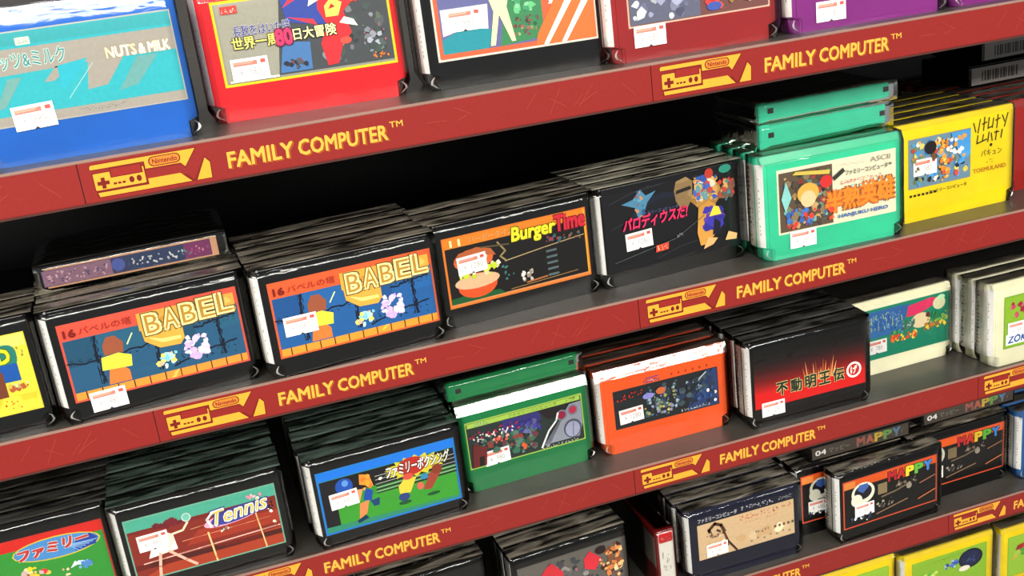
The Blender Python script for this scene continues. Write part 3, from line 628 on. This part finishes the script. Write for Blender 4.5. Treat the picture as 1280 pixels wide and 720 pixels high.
def a_boxing(c):
    b = frame(c, 2.2, 10.4, 106, 61, '2490e0', 1.6, '3fa83c')
    c.rect(3.8, 53.5, 104.4, 59.6, '1e8cea'); c.rect(3.8, 40, 104.4, 53.2, '17151c'); c.poly([(3.8, 12), (14, 12), (20, 30), (16, 53), (3.8, 53)], '1a1820')
    for z in (34.5, 37.5, 40.6, 44, 47): c.line([(44, z), (104.4, z+1)], .5, 'c8ccc0'); c.line([(44, z-1.4), (104.4, z-.4)], 1.2, '221f22')
    c.rect(14, 12, 104.4, 33, '48b03a'); c.poly([(3.8, 12), (104.4, 12), (104.4, 14), (3.8, 16.5)], '3aa080')
    R = random.Random(4)
    c.poly([(75+(24 if i % 2 else 19)*math.cos(i*math.pi/18), 47+(9 if i % 2 else 6.2)*math.sin(i*math.pi/18)) for i in range(36)], 'e6da3a'); c.ell(72, 47.5, 11, 7.2, 'cc3424')
    c.text('ファミリーボクシング', 52, 42.4, 48, 9.4, 'f6f4ec', .02, .12, dy=.03, outline='231c1c', ow=.06); c.blot(44, 43, 50, 46, ['e8e8dc'], 3, .8, 1.4, 2)
    # plain colour shapes for the two pairs of fighters
    c.ell(21, 46, 6.4, 6.2, '1e4a9c'); c.ell(22, 48, 2.4, 2.6, '5a8ad0'); c.poly([(16, 30), (30, 30), (34, 40), (18, 42)], 'd89060'); c.poly([(32, 44), (42, 40), (40, 50), (33, 52)], 'e88a2c'); c.blot(32, 38, 43, 52, ['f09a30', 'e0702c'], 8, 1.2, 2.6, 131)
    c.poly([(33, 31), (39, 29), (41, 37), (36, 40)], '1c4494'); c.poly([(30, 29), (37, 30), (34, 20), (28, 17)], 'e07c4a'); c.poly([(26, 16), (33, 19), (35, 16), (27, 13.6)], '18304c'); c.poly([(38, 29), (45, 30), (44, 24), (40, 24)], '1c3c60')
    c.poly([(60, 28), (68, 27), (74, 38), (66, 40), (60, 34)], 'e0b83a'); c.ell(68, 40, 4, 2.6, 'c04a3c'); c.ell(63, 24.6, 4.2, 3.2, '2c3c6c'); c.ell(63, 20, 4.8, 1.6, '1e4a28'); c.poly([(78, 26), (84, 25), (92, 36), (90, 42), (84, 38)], '8e3c2c'); c.ell(90, 40, 4, 4, '7a3420'); c.ell(80, 36.5, 3, 2.2, '2f7aa0'); c.ell(76, 30, 2.6, 3, 'c85a4c'); c.ell(85, 21, 5, 1.4, '1e4a28')
    return b
def a_green(c):
    b = frame(c, 4.8, 19.3, 101.3, 59, 'b9d860', .9, '2a2c30', 1.5)
    c.rect(6.4, 54, 99.6, 57.8, 'b4d45c'); c.text('ファミリーコンピュータ', 40, 54.8, 40, 2.4, '3c5a20', .0); c.squig(88, 54.8, 8, 2.4, '2a3a18', 3, 3, .8); c.squig(12, 54.6, 12, 2.4, '5a80c0', 5, 4, .5)
    c.rect(6.2, 20.4, 99.8, 53.6, '2b3a38'); c.poly([(34, 53.5), (66, 53.5), (66, 46), (50, 38), (34, 44)], '3a3684'); c.poly([(64, 53.5), (99.8, 53.5), (99.8, 46), (72, 44)], '211d20')
    c.blot(7, 21, 66, 46, ['3a6a54', '2c5244', '6a3a40', '8a4038', '456a5a', '5a7a6a', '2a2c34'], 90, 1.6, 4.5, 141); c.blot(46, 36, 68, 50, ['484494', '5a5c88', '6a70a0', '3a3684'], 22, 1.5, 3.6, 142)
    c.poly([(7, 21), (18, 21), (20, 36), (9, 40)], '6e2c2a'); c.poly([(12, 21), (16, 21), (17, 29), (13, 29)], '28201f')
    c.poly([(66, 24), (70, 22), (84, 46), (90, 53), (99.8, 53.5), (99.8, 34), (96, 24)], '8b8f9a'); c.ell(83, 45.5, 4.6, 4.6, '6c7480'); c.ell(83, 45.5, 3.3, 3.3, '8e1f3c'); c.ell(92.5, 47.5, 4.4, 4.4, '6c7480'); c.ell(92.5, 47.5, 3.1, 3.1, 'b02a4a'); c.ell(91, 32, 7.6, 8, '4a505e'); c.ell(91, 31.4, 6.2, 6.6, '9a9cb4'); c.line([(91, 26), (92, 37)], .8, '6a6c86')
    c.line([(64, 22.5), (71, 35), (78, 42), (80, 48)], 1.5, 'e8e8e0'); c.squig(8, 44, 40, 6, 'b82c50', 7, 21, 1.6, .03); c.squig(9, 42, 36, 5, 'efe8e0', 7, 22, 1.1, .05); c.blot(24, 36, 40, 44, ['b83040', 'd8604c', 'e0a090'], 10, 1, 2.4, 143); c.blot(44, 24, 56, 32, ['e8742c', 'd85a30'], 5, 1.2, 2.8, 144); c.squig(64, 21, 32, 1.8, 'd8dcc0', 12, 9, .4)
    return b
def a_orange(c):
    b = (9.5, 20.8, 101, 54, '20242a')
    c.rrect(9.9, 21.2, 100.6, 53.6, 1.5, '23272c'); c.poly([(72, 21.5), (100.4, 21.5), (100.4, 53.4), (92, 53.4), (80, 40)], '2f4a80'); c.line([(76, 26), (86, 44), (96, 53)], 1.1, '14181e')
    c.blot(34, 22, 100, 53, ['2f3c40', '3c4c50', '26303c', '4a5a64', '2a3858'], 60, 1.6, 4.4, 151); c.blot(34, 24, 66, 50, ['a09a5a', '5a6aa0', '8a88b8', '4a7a8c', '6a8a70', 'c8b868', '9ab0b8'], 70, .7, 2.2, 152); c.ell(50, 46, 4.2, 3, 'c8683c'); c.ell(39, 44, 5, 2.6, '8a88cc')
    c.blot(66, 38, 90, 50, ['5a6c78', '8a9aa4', '384650'], 18, .7, 2, 153); c.line([(84, 48), (90, 52.4)], 1.2, 'aeb8c0'); c.ell(91, 36, 1.3, 1.6, 'f0f0e0'); c.ell(97.4, 33, 1.3, 1.4, 'e8e4c0'); c.ell(97, 26, 1.3, 1.3, 'e8ecec'); c.blot(80, 28, 99, 40, ['3c5a98', '4a5a50', '2f4a80'], 14, 1, 2.4, 154); c.squig(66, 23, 26, 2.0, 'd8dcd0', 10, 8, .45)
    c.squig(12, 45.4, 22, 4.4, 'c83020', 5, 31, 1.1, .08)
    return b
def a_orange_marks(c):
    c.rrect(36, 54.6, 50, 57.6, 1, 'c8403c'); c.squig(36.8, 55, 12, 2, 'e8e0e8', 5, 3, .6); c.line([(38, 58.6), (49, 59.2)], .8, '5a4a9a')
    for i in range(6): c.rect(60+i*6.2, 56.4, 61.6+i*6.2, 58.2, 'b04010')
    return (36, 55, 36.1, 55.1, 'ee6320')
def a_fudo(c):
    b = (2, 12, 104.6, 60, '190f10')
    n = 22
    for i in range(n):
        y = 16.6+i*1.95; t = max(0, 1-i/(n-1)); g = lambda a: int(a)
        c.rect(2.3, y, 104.2, y+2.05, '%02x%02x%02x' % (g(22+208*min(1, t*1.4)**1.3), g(15+18*t), g(16+14*t)))
    c.rect(2.3, 12.2, 104.2, 16.6, '1a1212')
    for i in range(14): c.poly([(48+i*1.9, 30), (50+i*1.9, 30), (46+i*2.4, 44+5*math.sin(i*1.7))], ['d8884a', 'e8b070', 'b05a34'][i % 3])
    for i, ch in enumerate('不動明王伝'): c.text(ch, 22+13*i, 25, 9.6, 10.6, '1e2a1e', .03, outline='b8a468', ow=.045)
    c.ell(93, 31, 7, 7, 'f0e8dc'); c.ell(93, 31, 5.2, 5.2, 'b02420'); c.text('げ', 90, 27.6, 6, 6.8, 'f0e8dc', .02)
    return b
def a_whitegreen(c):
    b = (9, 14, 108-.4, 61, '1f9070')
    c.rect(9, 34, 58, 58.6, '3a78b0'); c.poly([(9, 40), (60, 44), (66, 58), (9, 58)], '3a70ac'); c.squig(24, 40, 34, 15, '74a8c8', 9, 41, 1.1); c.squig(24, 40, 34, 15, 'b8c890', 8, 42, .8); c.squig(24, 38, 34, 15, '2f5c9c', 8, 43, .9)
    c.poly([(62, 46), (64, 56), (88, 59), (96, 57), (92, 52), (74, 46)], 'e23a70'); c.ell(77, 40, 10, 7, 'e8d8b0'); c.ell(96, 52, 6.5, 6, 'dfe0b8'); c.ell(98, 57, 4, 2.4, 'c8e8c0'); c.blot(56, 32, 74, 44, ['c8d8d0', '8aa8a0', '3c6a58', '5a7a70'], 24, 1, 2.8, 161)
    c.blot(44, 24, 74, 34, ['e8742c', 'e8c83c', 'd84a2c', 'f0d850'], 26, 1.4, 3.6, 162); c.blot(78, 28, 104, 38, ['e8c83c', 'b87830', '8a6a3c', 'f0d040'], 24, 1.3, 3.4, 163); c.blot(82, 34, 106, 46, ['3c9c50', '7ab04a', '2f7a48', 'b0a050'], 26, 1.2, 3, 164); c.ell(84, 44, 2, 2.4, '6a2a34'); c.blot(46, 32, 56, 38, ['3c9c50', '7ab04a'], 8, 1, 2.2, 165)
    return b
def a_lime(c):
    b = (10, 15, 100, 62.5, '86b838')
    c.rect(11, 16, 99, 61.5, 'a4cc3c'); c.blot(14, 40, 60, 60, ['c83c5c', 'd8507a', 'b8304c', 'e07a90'], 30, 2, 5, 171); c.blot(12, 26, 60, 40, ['a8cc3c', '7ab03c', 'c8d84a', 'e8b04a'], 30, 2, 4, 172); c.rect(12, 18, 56, 27.5, 'e8ecdc'); c.text('ZOKU', 14, 19.6, 24, 6.4, '2a4a90', .03, .2)
    return b
def a_golf(c):
    b = (3, 10, 105, 65.5, '181a30')
    c.text('ファミリーコンピュータ', 8, 59.2, 38, 4.2, 'dcdce0', .02); c.squig(50, 59.4, 32, 4.2, 'd4d4e0', 8, 51, .9); c.squig(88, 60, 14, 3.2, 'd4d4dc', 4, 52, .8)
    c.rect(7, 22, 102.6, 57.4, 'e4c9a0'); c.blot(9, 24, 100, 40, ['e8d0a8', 'e0c090', 'ead4b0'], 20, 4, 8, 181)
    c.squig(48, 50.5, 52, 4.6, 'c8502c', 10, 53, .9); c.squig(52, 46, 34, 2.2, 'd88868', 12, 54, .4); c.squig(62, 33, 16, 3.4, '6a5a48', 5, 55, .7)
    for i in range(5): c.rect(82+4.4*i, 33.5, 84.4+4.4*i, 36, '4a5a3c' if i == 4 else '6a4a34')
    for i in range(7): c.rect(58+6.4*i, 26+(i % 2)*1.6, 60+6.4*i, 27.6+(i % 2)*1.6, '8a7a60')
    c.line([(20, 44), (18, 50), (24, 55), (30, 52), (33, 45)], 3, '4a2c1c'); c.line([(26, 48), (33, 43), (36, 34), (44, 22.6)], 2.0, '3c2418'); c.line([(33, 43), (36, 30)], 1.6, '5a3420'); c.blot(14, 40, 32, 48, ['8a6a4c', 'b89a78', '5a3c28', 'd8c0a0'], 14, 1, 2.6, 182)
    return b
def a_mappy(c):
    b = frame(c, 2.8, 13, 105.6, 62, 'e8603a', 1.3, '151210')
    c.rect(4, 53.5, 104.4, 60.8, 'ee6c22'); c.rect(4, 54, 16, 60.6, 'f0a050')
    for i, (ch, k) in enumerate(zip('MAPPY', ('d02c34', 'd8382c', 'e6c830', '5aa83c', '3c7ac0'))): c.text(ch, 52+9.8*i, 49.5, 8, 9, k, .05, outline='2a1410', ow=.04)
    c.ell(24, 46, 12.5, 11, 'd4d2bc'); c.ell(24, 47, 9.5, 7.6, '1c1a22'); c.poly([(18, 50), (24, 46), (30, 51), (29, 55), (20, 55)], '3c5a98'); c.ell(17, 40, 6, 6, 'd4d2bc')
    c.rect(40, 39, 50, 50, '7a6a4a'); c.line([(44, 36), (60, 38), (76, 42)], 1.6, '6a5c48'); c.blot(56, 40, 84, 48, ['5a5048', '8a7c6c', '3c3430', '6a5a4c'], 20, .9, 2.4, 191); c.line([(86, 38), (103, 42)], 1.2, '8a5c44'); c.ell(74, 39, 3, 3, '8a8272')
    c.line([(38, 20), (60, 24), (72, 26)], 1.3, '7a6048'); c.blot(36, 24, 60, 34, ['6a625a', '9a9284', '4a443c'], 16, .9, 2.2, 192); c.line([(84, 22), (103, 27)], 1.4, 'a0603c'); c.blot(8, 15, 34, 26, ['b8c4c8', '3c4a5c', 'e8e8dc', '24304c'], 14, .9, 2.2, 193)
    return b
def a_action(c):
    b = (5, 13, 106.5, 60, '6e6a62')
    c.rect(6, 14, 105.6, 59, '77726a'); c.blot(30, 20, 80, 58, ['5a5a5c', '4a4648', '8a8680', '3c4448', '96606a'], 60, 2, 5, 201); c.poly([(24, 20), (44, 20), (46, 44), (36, 56), (30, 52), (20, 40)], 'c83038')
    c.poly([(66, 40), (76, 36), (82, 46), (72, 56), (66, 50)], 'd0303c'); c.blot(78, 20, 104, 58, ['e09a5c', 'c87840', 'e8b878', '8a4c2c', '3a2420', 'f0c890'], 60, 1.6, 4.6, 202); c.ell(82, 54, 5, 4, '2c1e1c')
    return b
def a_yellow5(c):
    b = (8, 14, 100, 62, '9ccc3c'); c.rect(9, 15, 99, 61, 'a6d040'); c.squig(34, 55.5, 50, 3, '6a9a2c', 16, 61, .5); c.ell(80, 48, 15, 11.5, '1f2440'); c.ell(80, 48, 12, 9, '26305a'); c.blot(70, 42, 90, 54, ['3c4a80', '1a1f3c', '4a5c90'], 10, 1, 3, 211)
    c.blot(44, 42, 66, 54, ['3c62b0', '5a80c8', 'c8d8e8'], 18, 1.4, 3.4, 212); c.blot(14, 30, 42, 50, ['7ac03c', '5ab04a', 'c8e060'], 16, 2, 5, 213); c.ell(72, 38, 7, 3.2, 'e8dcc8')
    return b
def a_yellow5b(c):
    b = (8, 14, 100, 62, '9ccc3c'); c.rect(9, 15, 99, 61, 'b0d848'); c.blot(10, 30, 60, 50, ['7ac03c', 'e8c850', 'c8e060', '5ab04a'], 24, 2, 5, 221); c.poly([(18, 44), (60, 50), (60, 56), (20, 50)], 'b8342c'); return b

def extra(root_label, art, W, D):
    for o in C.objects:
        if o.get('label') == root_label:
            c = Canvas(); bx = art(c); c.build('printed_marks', o, bx, (-W/2000, -D/2000-.00012, 0), 'front', thick=.05); return

# ------------------------------------------------------------------ shelf 1 (top)
stack(2, (-.099, .619), 0, 'blue', 'blue pair at the left of the top shelf', 1, 'bright blue cartridge with a turquoise and grey label, far left of top shelf', a_turquoise, (28.4, 23.5, '380', -2), H=78, tc=6, spw=.45)
stack(2, (.020, .645), -4, 'red', 'red pair beside the bright blue cartridge', 1, 'bright red cartridge with a yellow-framed picture label, beside the blue cartridge', a_yellowframe, (22.8, 27.9, '980'), lc=4, H=76, tc=6, spw=.5)
stack(2, (.142, .631), -3, 'black', 'black pair between the two red cartridges', 1, 'black cartridge with white-striped orange label, between the two red ones', a_orangestripe, (23.3, 38, '480'), lc=4, H=74, tc=5, inset=2.4, spw=.5)
stack(2, (.251, .616), 1, 'dark_red', 'brick red pair left of the purple cartridges', 1, 'brick red cartridge with a grey and red label, left of the purple cartridges', a_darkred, (22.6, 14, '680'), lc=4, H=76, tc=6, spw=.5)
stack(2, (.371, .618), -2, 'purple', 'purple pair right of the brick red cartridge', 1, 'purple cartridge with a white price sticker, right of the brick red one', a_purple, (25.9, 10.9, '780'), lc=4, H=76, tc=6, spw=.5)
stack(2, (.489, .616), 0, 'purple', 'purple pair at the right end of top shelf', 1, 'purple cartridge cut off by the upper right corner of the photo', None, None, lc=4, H=76, tc=6)

# ------------------------------------------------------------------ shelf 2
T1 = top_print('9a907c', '5a5246')
stack(3, (-.217, .662), 2, 'black', 'stack cut off by the left edge, second shelf', 2, 'black cartridge with a yellow label reading LAND, left end of second shelf', a_land, None, top=T1, lc=5)
stack(5, (-.098, .660), 4, 'black', 'leftmost stack with a gold-lettered label, second shelf', 2, 'black cartridge with gold letters on teal, sticker hanging below its label', a_babel(1), (22.8, 10.8, '480', -1), W=111, lc=5, top=top_print('a39679', '6a5a48'), spw=.55)
stack(5, (.024, .657), 3.5, 'black', 'stack left of the hamburger label, second shelf', 2, 'black cartridge with gold letters on bright blue, sticker inside its label', a_babel(0), (19.9, 32.4, '680'), W=109, lc=5, top=top_print('9c8a70', '6a4e40'), spw=.55)
stack(3, (.139, .676), 5, 'black', 'stack behind the hamburger label', 2, 'black cartridge with a hamburger label in an orange frame', a_burger, (22.8, 41.1, '1280', -2), W=112, lc=5, top=top_print('968c6c', '5c563c'), spw=.55)
stack(4, (.258, .684), 3.5, 'black', 'stack left of the mint green cartridges', 2, 'black cartridge with pink Japanese title, left of the mint green cartridges', a_parodius, (26.4, 30.4, '1280', -2), tmat=BRIGHTC, W=108.5, lc=5, top=top_print('c4bb90', '7a5040'), spw=.55)
stack(4, (.373, .667), -1.5, 'mint', 'mint green cartridges standing on the second shelf', 2, 'mint green cartridge with orange Japanese title, standing under two lying ones', a_hero, (28.3, 12.7, '280'), lc=4, H=76, tc=6.5, spw=.42, spineH=58)
stack(5, (.491, .681), 1, 'yellow', 'yellow cartridges beside the mint green ones', 2, 'yellow cartridge with a small picture and handwritten title, right of mint ones', a_yellow, (23.3, 41.3, '580'), W=104, H=75, tc=4, spw=.4)
extra('yellow cartridge with a small picture and handwritten title, right of mint ones', a_yellow_marks, 104, 17.8)
stack(8, (.606, .700), 0, 'brick', 'red cartridges at the right edge, second shelf', 2, 'red cartridge with white spine at the right edge, beside the yellow one', None, None, lc=4, H=72, spw=.95)

def lying(A, yaw, color, label, row, h, W=108, L=70, D=17, art=None, notch=True, latches=False, wrap=True, screws=False):
    """a cartridge laid flat with its top edge towards the aisle"""
    a = math.radians(yaw); dd = Vector((math.cos(a), math.sin(a), 0)); nn = Vector((-dd.y, dd.x, 0))
    P = Vector((A[0], A[1], EYE+ROW[row][0]+h/1000)) + dd*(W/2000) + nn*(L/2000)
    t = empty('game_cartridge', P, a); tag(t, label, 'game cartridge')
    v, f = shell_mesh(W, L, D, 1.4, 1.2)
    v = [(x, L/2000-z, D/2000-y) for x, y, z in v]     # top edge forwards, front face up
    mesh_obj('shell', [(x, y, z) for x, y, z in v], f, body_mat(color), t)
    if latches:
        for s in (-1, 1):
            vv, ff = boxv(s*W/2000*.84-.0022, s*W/2000*.84+.0022, -L/2000-.0004, -L/2000+.001, D/2000-.0004, D/2000+.0032); mesh_obj('latch_slot', vv, ff, DARK, t)
        vv, ff = boxv(-W/2000*.96, W/2000*.96, -L/2000-.0005, -L/2000+.001, D/2000-.0042, D/2000-.0034); mesh_obj('seam_ridge', vv, ff, body_mat(color), t)
    if art:
        c = Canvas(.006); bx = art(c); c.build('edge_label', t, bx, (-W/2000, -L/2000-.0001, 0), 'front')
    if wrap:
        v, f = wrap_mesh(W, L, D, seedc[0]); seedc[0] += 1
        mesh_obj('wrapper', [(x, L/2000-z, D/2000-y) for x, y, z in v], f, WRAP, t, smooth=True)
    return t
def e_script(c):
    c.rect(3.6, 3.2, 104.4, 13.6, '3d3658'); c.rect(4, 3.6, 44, 13.2, '8a6478'); c.squig(6, 4.4, 36, 7.4, 'c8a0a8', 7, 301, 1.0); c.squig(6, 5, 36, 6, '4a3c60', 7, 302, .7); c.ell(48, 8.6, 4, 4, '4a5aa0')
    c.rect(52, 3.6, 88, 13.2, '2a3a5c'); c.squig(56, 5.2, 32, 5.2, 'e0e0d8', 8, 303, .9); c.rect(88, 3.6, 104, 13.2, '7a3060'); c.blot(90, 5, 103, 12, ['b04a80', 'd88aa0'], 6, .7, 1.5, 304); c.squig(86, 6, 6, 4, '3ca0a0', 2, 305, .9)
    return (2.6, 2.2, 105.4, 14.6, 'cf9a72')
lying((-.103, .699), 1, 'black', 'black cartridge lying flat, purple edge label outlined in tan, far left', 2, 72.6, W=114, L=68, D=17.5, art=lambda c: (lambda b: (b[0]+3, b[1], b[2]+3, b[3], b[4]))(e_script(c)))
lying((.380, .682), 1, 'mint', 'lower of two mint green cartridges lying flat on the standing one', 2, 76.4, W=109, L=72, D=18, latches=True)
lying((.380, .682), 0, 'mint', 'uppermost mint green cartridge, lying flat just under the top shelf', 2, 95.4, W=111, L=72, D=14.5, latches=True)
def e_bar(c):
    for i in range(14): c.rect(12+i*2.6, 4, 13.2+i*2.6+(i % 3)*.5, 12.5, '4a4642')
    return (2, 1.5, 76, 15.5, 'aaa49c')
lying((.621, .765), 0, 'black', 'dark cartridge with grey barcode edge, lower of two lying at the right', 2, 72.6, art=e_bar, L=68, wrap=False)
lying((.636, .768), 2, 'black', 'dark cartridge with grey barcode edge, upper of two lying at the right', 2, 91, art=e_bar, L=68, wrap=False)

# ------------------------------------------------------------------ shelf 3
TG = top_print('587466', '93a898')
stack(6, (-.215, .741), 0, 'black', 'leftmost stack on the third shelf', 3, 'black cartridge with a blue oval title on green, lower left corner', a_oval, None, tmat=DIMC, lc=5, top=top_print('6e7040', 'a09a60'), spw=.5)
stack(6, (-.098, .725), 1, 'black', 'stack behind the tennis court label', 3, 'black cartridge with a red tennis court label', a_tennis, (19.5, 40.5, '480', -1), tmat=GREENREFL, lc=5, top=top_print('5c8474', 'd0dccc', 'FAMILY TENNIS'), W=110, spw=.5)
stack(6, (.035, .7225), 2, 'black', 'stack behind the boxing ring label', 3, 'black cartridge with a boxing ring label framed in bright blue', a_boxing, (19.7, 35.7, '480', -2), tmat=GREENREFL, lc=5, top=TG, W=108, spw=.6, jitter=2.0)
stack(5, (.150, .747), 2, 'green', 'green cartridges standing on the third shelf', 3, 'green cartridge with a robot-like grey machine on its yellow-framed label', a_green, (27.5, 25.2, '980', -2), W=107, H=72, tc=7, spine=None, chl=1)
lying((.147, .756), 2, 'green', 'dark green cartridge lying flat on top of the standing green ones', 3, 72.6, W=111, L=70, D=17, latches=True)
stack(3, (.267, .748), 0, 'orange', 'orange cartridges left of the red flame label', 3, 'orange cartridge with a dark picture label, between green and black cartridges', a_orange, (23.7, 30.7, '1280', -2), lc=4, colors=['rear_orange'], H=72, tc=7.5, spw=.95, spine='e4e8dc')
extra('orange cartridge with a dark picture label, between green and black cartridges', a_orange_marks, 108, 17.8)
stack(4, (.388, .729), -.5, 'black', 'stack behind the red flame label', 3, 'black cartridge with red glow and row of Japanese characters', a_fudo, (18.1, 15, '1280'), lc=4, tmat=DIMC, W=106, H=76, tc=2, inset=1.6, spw=.98, top=top_print('4a4842', '2a2826'))
stack(1, (.4985, .766), 1, 'cream', '', 3, 'cream white cartridge with teal and pink label, half behind the black stack', a_whitegreen, (31.1, 25.8, '780'), W=109, H=69, tc=5, inset=.6, spw=.5)
stack(3, (.616, .724), 0, 'cream', 'cream white stack at the right edge', 3, 'cream white cartridge with a lime green label, cut off by right edge', a_lime, (24, 32, '480'), lc=4, H=76, tc=5, inset=2, dx=0, jitter=2.5, spw=.35, spine='efeee4')

# ------------------------------------------------------------------ shelf 4
TS = top_print('85826f', '3a3830')
stack(3, (.062, .800), 2, 'black', 'stack at the bottom edge, left of the action label', 4, 'black cartridge at the bottom edge, only its shiny top in view', None, None, top=TS, W=104)
stack(3, (.184, .785), 3, 'black', 'stack behind the red and tan action label', 4, 'black cartridge with a red and tan picture label, at the bottom edge', a_action, None, top=TS, W=107)
# cartridge turned sideways: spine to the aisle
def e_red(c):
    c.rect(2, 0, 15, 48, 'e8e4da'); c.rrect(2, 48.4, 15, 58, 2, 'c8282a'); c.squig(4, 20, 8, 20, 'a8a298', 3, 71, .6); c.squig(3.4, 50, 10, 4, 'e88a80', 2, 72, .8)
    return (1.6, -.4, 15.4, 58.4, 'd8d4ca')
t = empty('game_cartridge', (.3215, .7745+.054, EYE+ROW[4][0]), 0); tag(t, 'dark red cartridge turned sideways, white spine facing the aisle', 'game cartridge')
v, f = shell_mesh(108, 64, 17, 1.2, 1.0); mesh_obj('shell', [(y, -x, z) for x, y, z in v], f, body_mat('crimson'), t)
c = Canvas(.006); bx = e_red(c); c.build('spine_label', t, bx, (-.0085, -.0541, .004))
c = Canvas(.006); c.rect(6, 24, 102, 52, '8d8479'); c.blot(8, 26, 100, 50, ['7d766c', '9a9288', '8a7a70'], 14, 3, 8, 73); c.build('front_label', t, (5, 23, 103, 53, '9a9186'), (-.0086, .054, .003), 'left')
v, f = wrap_mesh(108, 64, 17, 5); mesh_obj('wrapper', [(y, -x, z) for x, y, z in v], f, WRAP, t, smooth=True)
stack(3, (.346, .777), 0, 'navy', 'stack behind the sand-coloured label', 4, 'navy cartridge with a sand-coloured label and bending figure', a_golf, (24.9, 29.5, '380'), lc=4, H=72, top=top_print('6c6a5c', '34322a'), spw=.6, jitter=2.5)
TM = top_print('8a7864', 'd0bca0')
stack(1, (.493, .771), 2, 'black', '', 4, 'black cartridge with a coloured-letter label, standing furthest forward of its three', a_mappy, (25.1, 29, '480'), lc=4, top=TM, spw=.6)
stack(3, (.4665, .7985), 0, 'black', 'stack behind the forward coloured-letter cartridge', 4, 'black coloured-letter cartridge half hidden behind the forward one, left side', a_mappy, (20, 28, '480'), lc=4, top=TM, pitch=19)
stack(3, (.5865, .7945), 1, 'black', 'stack left of the blue cartridges, fourth shelf', 4, 'black coloured-letter cartridge between the forward one and the blue cartridge', a_mappy, (24, 28, '480'), lc=4, top=TM, W=106)
def e_da(c):
    c.text('04', 6, 6, 11, 5, 'e8e4dc', .02); c.text('マッピー', 20, 5.6, 22, 5.6, '8a8478', .0)
    for i, (ch, k) in enumerate(zip('MAPPY', ('a05a50', 'b0604c', 'c8a83c', '6a9a50', '5a7a98'))): c.text(ch, 50+9.6*i, 4.6, 8, 8, k, .04)
    c.squig(48, 3.6, 54, 9, '7a6c60', 10, 81, .6)
    return (2.5, 2.6, 105.5, 14.4, '4c443c')
lying((.4805, .7995), 0, 'black', 'black cartridge lying flat under the strip, left of two numbered 04', 4, 72.6, art=e_da, L=68, wrap=False)
lying((.606, .806), 1, 'black', 'black cartridge lying flat under the strip, right of two numbered 04', 4, 72.6, art=e_da, L=68, wrap=False)
stack(3, (.704, .785), 0, 'sky', 'blue cartridges at the right edge, fourth shelf', 4, 'blue cartridge with a white spine at the right edge, fourth shelf', None, None, lc=4, H=72, spw=.95)

# ------------------------------------------------------------------ shelf 5
stack(3, (.497, .848), 0, 'yellow', 'yellow stack left of the navy circle label', 5, 'yellow cartridge at the bottom edge, leftmost of three yellow stacks', a_yellow5b, None, tc=4, H=73)
stack(3, (.610, .838), 0, 'yellow', 'yellow stack behind the navy circle label', 5, 'yellow cartridge with a navy circle on its lime green label', a_yellow5, None, lc=4, tc=4, H=73)
stack(3, (.724, .832), 0, 'yellow', 'yellow stack in the lower right corner', 5, 'yellow cartridge with red lettering on lime green, lower right corner', a_yellow5b, None, tc=4, H=73)
